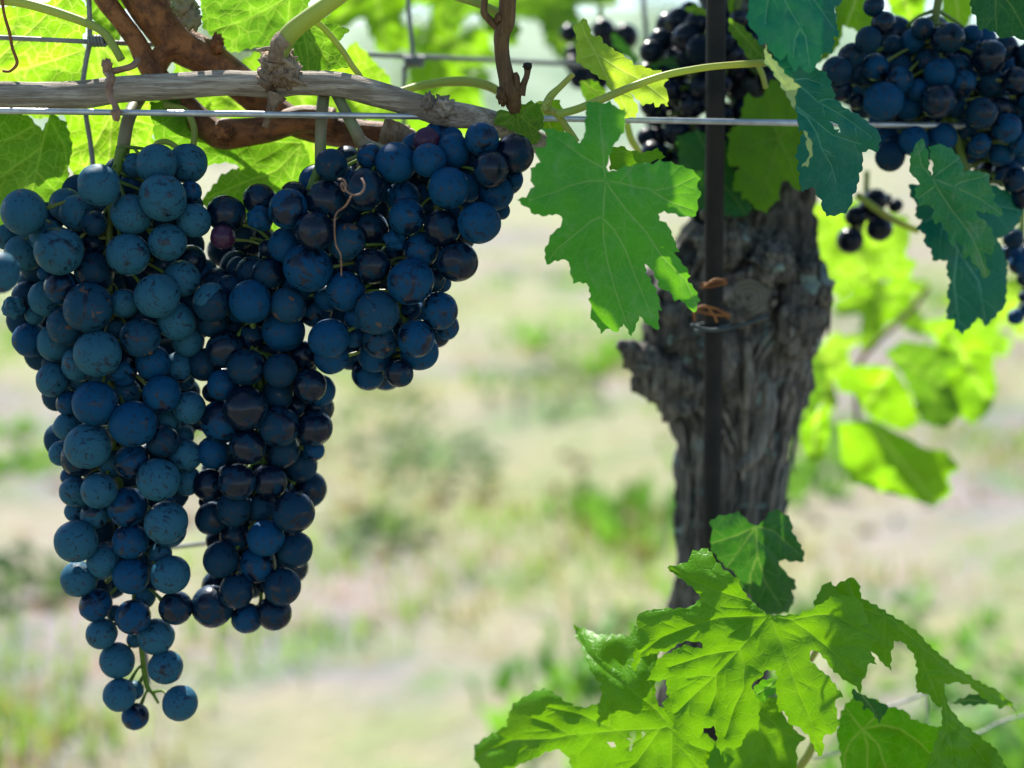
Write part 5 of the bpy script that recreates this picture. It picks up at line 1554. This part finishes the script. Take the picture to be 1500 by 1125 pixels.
traced_leaf('tall strip of leaf in the gap right of the stake at the top edge',
            [(1010, 0, 5.0, [(285, -60), (330, -60), (325, 60), (310, 95), (285, 90)])], .53, LM['lime'], (300, -50), [], wav=.05, seed=96, grid=8, secondary=False)
traced_leaf('blurred dark leaf under the yellow-green young leaf',
            [(810, 0, Z, [(180, 560), (240, 540), (310, 560), (370, 630), (350, 690), (230, 700), (190, 640)])], .50, LM['glow_dark'], (200, 560), [[(200, 560), (340, 660)]], wav=.05, seed=97, grid=8, secondary=False)
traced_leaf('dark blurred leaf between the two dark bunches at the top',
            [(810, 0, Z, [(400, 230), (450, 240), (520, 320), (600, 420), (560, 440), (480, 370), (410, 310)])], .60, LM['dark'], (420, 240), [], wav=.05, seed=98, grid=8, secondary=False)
traced_leaf('pale blurred leaf behind the petiole and stake',
            [(810, 0, Z, [(650, 440), (760, 400), (880, 380), (1000, 400), (1040, 440), (900, 480), (780, 520), (680, 480)])], .55, LM['dark'], (660, 440), [[(670, 440), (1000, 420)]], wav=.05, seed=99, grid=8, secondary=False)
traced_leaf('bright leaf under the shoot node by the wire',
            [(750, 150, 3.0, [(60, 20), (110, 0), (160, -20), (210, -10), (230, 60), (230, 180), (180, 170), (130, 120), (80, 100)])], .465, LM['lime'], (120, 0), [[(120, 0), (180, 130)]], wav=.05, seed=100, grid=8, secondary=False)
traced_leaf('green leaf lobe tucked behind the largest leaf by its notch',
            [(750, 150, 3.0, [(430, 200), (480, 190), (520, 210), (580, 220), (640, 200), (680, 240), (600, 265), (520, 290), (430, 300)])], .44, LM['front'], (480, 210), [[(480, 210), (650, 240)]], wav=.06, seed=101, grid=8, secondary=False)
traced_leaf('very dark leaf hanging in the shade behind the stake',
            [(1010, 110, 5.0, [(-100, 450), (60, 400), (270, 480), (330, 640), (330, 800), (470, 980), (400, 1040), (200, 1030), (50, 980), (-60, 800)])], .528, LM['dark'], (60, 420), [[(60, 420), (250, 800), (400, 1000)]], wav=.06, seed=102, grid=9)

# generic blurred leaves at the top
top_leaves = [
    (545, -30, .72, .05, 15, 10, 'lime', 'blurred lime leaf hanging left of the second vertical wire'),
    (660, 60, .78, .050, -40, -20, 'lime', 'blurred lime leaf below the fence wire near the spur'),
    (700, -40, .70, .045, 25, 10, 'glow_dark', 'blurred green leaf hanging left of the pruned spur'),
    (630, 150, .68, .045, 60, 10, 'lime', 'blurred lime leaf just above the grey cane end'),
    (800, -30, .85, .06, 10, 0, 'glow_dark', 'darker blurred leaf at the top edge right of the spur'),
]
for i, (px, py, Yq, sz, roll, tz, mk, lab) in enumerate(top_leaves):
    place_leaf(lab, at(px, py, Yq), sz, roll, -12, tz, LM[mk], i, 'blurred leaves at the top')

lime_right = [
    (1290, 430, .86, .045, -15, 0, 'lime', 'hazy yellow leaf under the tiny black cluster'),
    (1420, 490, .82, .045, 10, 20, 'lime', 'hazy lime leaf directly under the drooping dark leaf'),
    (1205, 520, .76, .035, 0, 20, 'glow', 'hazy leaf touching the right flank of the trunk'),
    (1460, 430, .90, .045, -20, 0, 'glow', 'hazy green leaf near the right edge under the trailing bunch'),
]
for i, (px, py, Yq, sz, roll, tz, mk, lab) in enumerate(lime_right):
    place_leaf(lab, at(px, py, Yq), sz, roll, -12, tz, LM[mk], i, 'blurred lime leaves beyond the trunk')
b = MB(); b.tube(pts([(1262, 690, 4), (1256, 620, 4), (1258, 540, 4), (1285, 500, 4), (1330, 460, 4), (1360, 420, 4)], .80), 8, 6)
o = b.build('shoot', M['cane_spur']); tag(o, 'blurred reddish shoot rising through the lime leaves', 'shoot')


def weed_clump(px, py, h, w, seed, lab):
    r = random.Random(seed)
    an = math.atan((py - 562.5) / FPX) + R(PITCH)
    Yg = CAM_H / math.tan(an)
    c0 = at(px, py, Yg)
    v, f = [], []
    for k in range(90):
        a = r.uniform(0, 6.28); rr = w * math.sqrt(r.random())
        p = Vector((c0.x + math.cos(a) * rr, c0.y + math.sin(a) * rr * .8, r.uniform(0, h) * (1 - .6 * rr / w)))
        d1 = Vector((r.gauss(0, 1), r.gauss(0, 1), r.gauss(0, .6))).normalized(); d2 = d1.orthogonal().normalized(); s_ = r.uniform(.012, .028)
        i = len(v)
        v += [p - d1 * s_, p + d2 * s_ * .5, p + d1 * s_, p - d2 * s_ * .5]
        f.append((i, i + 1, i + 2, i + 3))
    o = link_mesh('weed_clump', v, f, M['clump'], smooth=False)
    tag(o, lab, 'weed clump', 'low weed clumps out of focus behind the bunches', 'stuff')


weed_clump(560, 650, .22, .17, 1, 'added blurred weed clump standing in for a shaded patch behind the narrow bunch tail')  # this clump and the next are added in place of shaded ground
weed_clump(640, 700, .16, .15, 2, 'added blurred weed clump standing in for a shaded patch left of the trunk')
weed_clump(800, 600, .20, .20, 3, 'blurred weed clump just left of the trunk')
weed_clump(560, 800, .10, .10, 4, 'blurred bright low weed right of the narrow bunch tip')
weed_clump(20, 880, .10, .12, 5, 'blurred low weed at the left edge beside the long bunch')

# unseen canopy leaves, added over the picture to shade the fruit
crng = random.Random(77)


def sun_blocks(c, rad):
    for px, py, Yq in ((1060, 960, .40), (860, 1040, .42), (960, 880, .40), (980, 290, .41), (860, 165, .41), (1150, 1000, .40)):
        d = c - at(px, py, Yq)
        if (d - sun_vec * d.dot(sun_vec)).length < rad: return True
    return False


for i in range(46):
    x = crng.uniform(-.38, .42)
    z = CAM_H + .10 + crng.uniform(0, .40)
    y = crng.uniform(.42, .80) if x > .10 else crng.uniform(.34, .45)
    if z < CAM_H + .2 * y / .43 - .02: z = CAM_H + .2 * y / .43 + crng.uniform(0.0, .25)
    if sun_blocks(Vector((x, y, z)), .10): continue
    place_leaf('unseen green canopy leaf added above the fruit for shade', Vector((x, y, z)), crng.uniform(.055, .085), crng.uniform(-60, 60), crng.uniform(-50, 10), crng.uniform(-40, 40), LM['glow' if i % 3 else 'dark'], i, 'unseen canopy leaves added for shade')

# unseen leaves added as sun blockers to shade the hanging leaves and trunk
SH = [(785, 265, .41, .27, .062), (825, 430, .41, .31, .062), (1150, 30, .42, .22, .10), (1200, 130, .42, .26, .10), (1215, 240, .42, .30, .10),
      (1390, 290, .46, .31, .09), (1430, 350, .47, .34, .09), (1410, 430, .48, .37, .09), (1080, 400, .53, .35, .10), (1100, 520, .53, .42, .10), (1060, 640, .53, .50, .10), (1150, 330, .53, .40, .09), (1120, 805, .45, .44, .045),
      (1420, 120, .48, .25, .09), (1040, 180, .56, .25, .09), (1000, 100, .57, .3, .09), (1300, 200, .48, .3, .09)]
for i, (px, py, Yq, tt, sz) in enumerate(SH):
    p = at(px, py, Yq) + sun_vec * tt - Vector((0, .77, -.64)) * sz * .3
    if i > 1 and sun_blocks(p + Vector((0, .77, -.64)) * sz * .3, sz * .8): continue
    place_leaf('unseen green canopy leaf added above the fruit for shade', p, sz, crng.uniform(-40, 40), 50 + crng.uniform(-12, 12), crng.uniform(-5, 25), LM['glow_dark' if i % 3 else 'dark'], i, 'unseen canopy leaves added for shade')
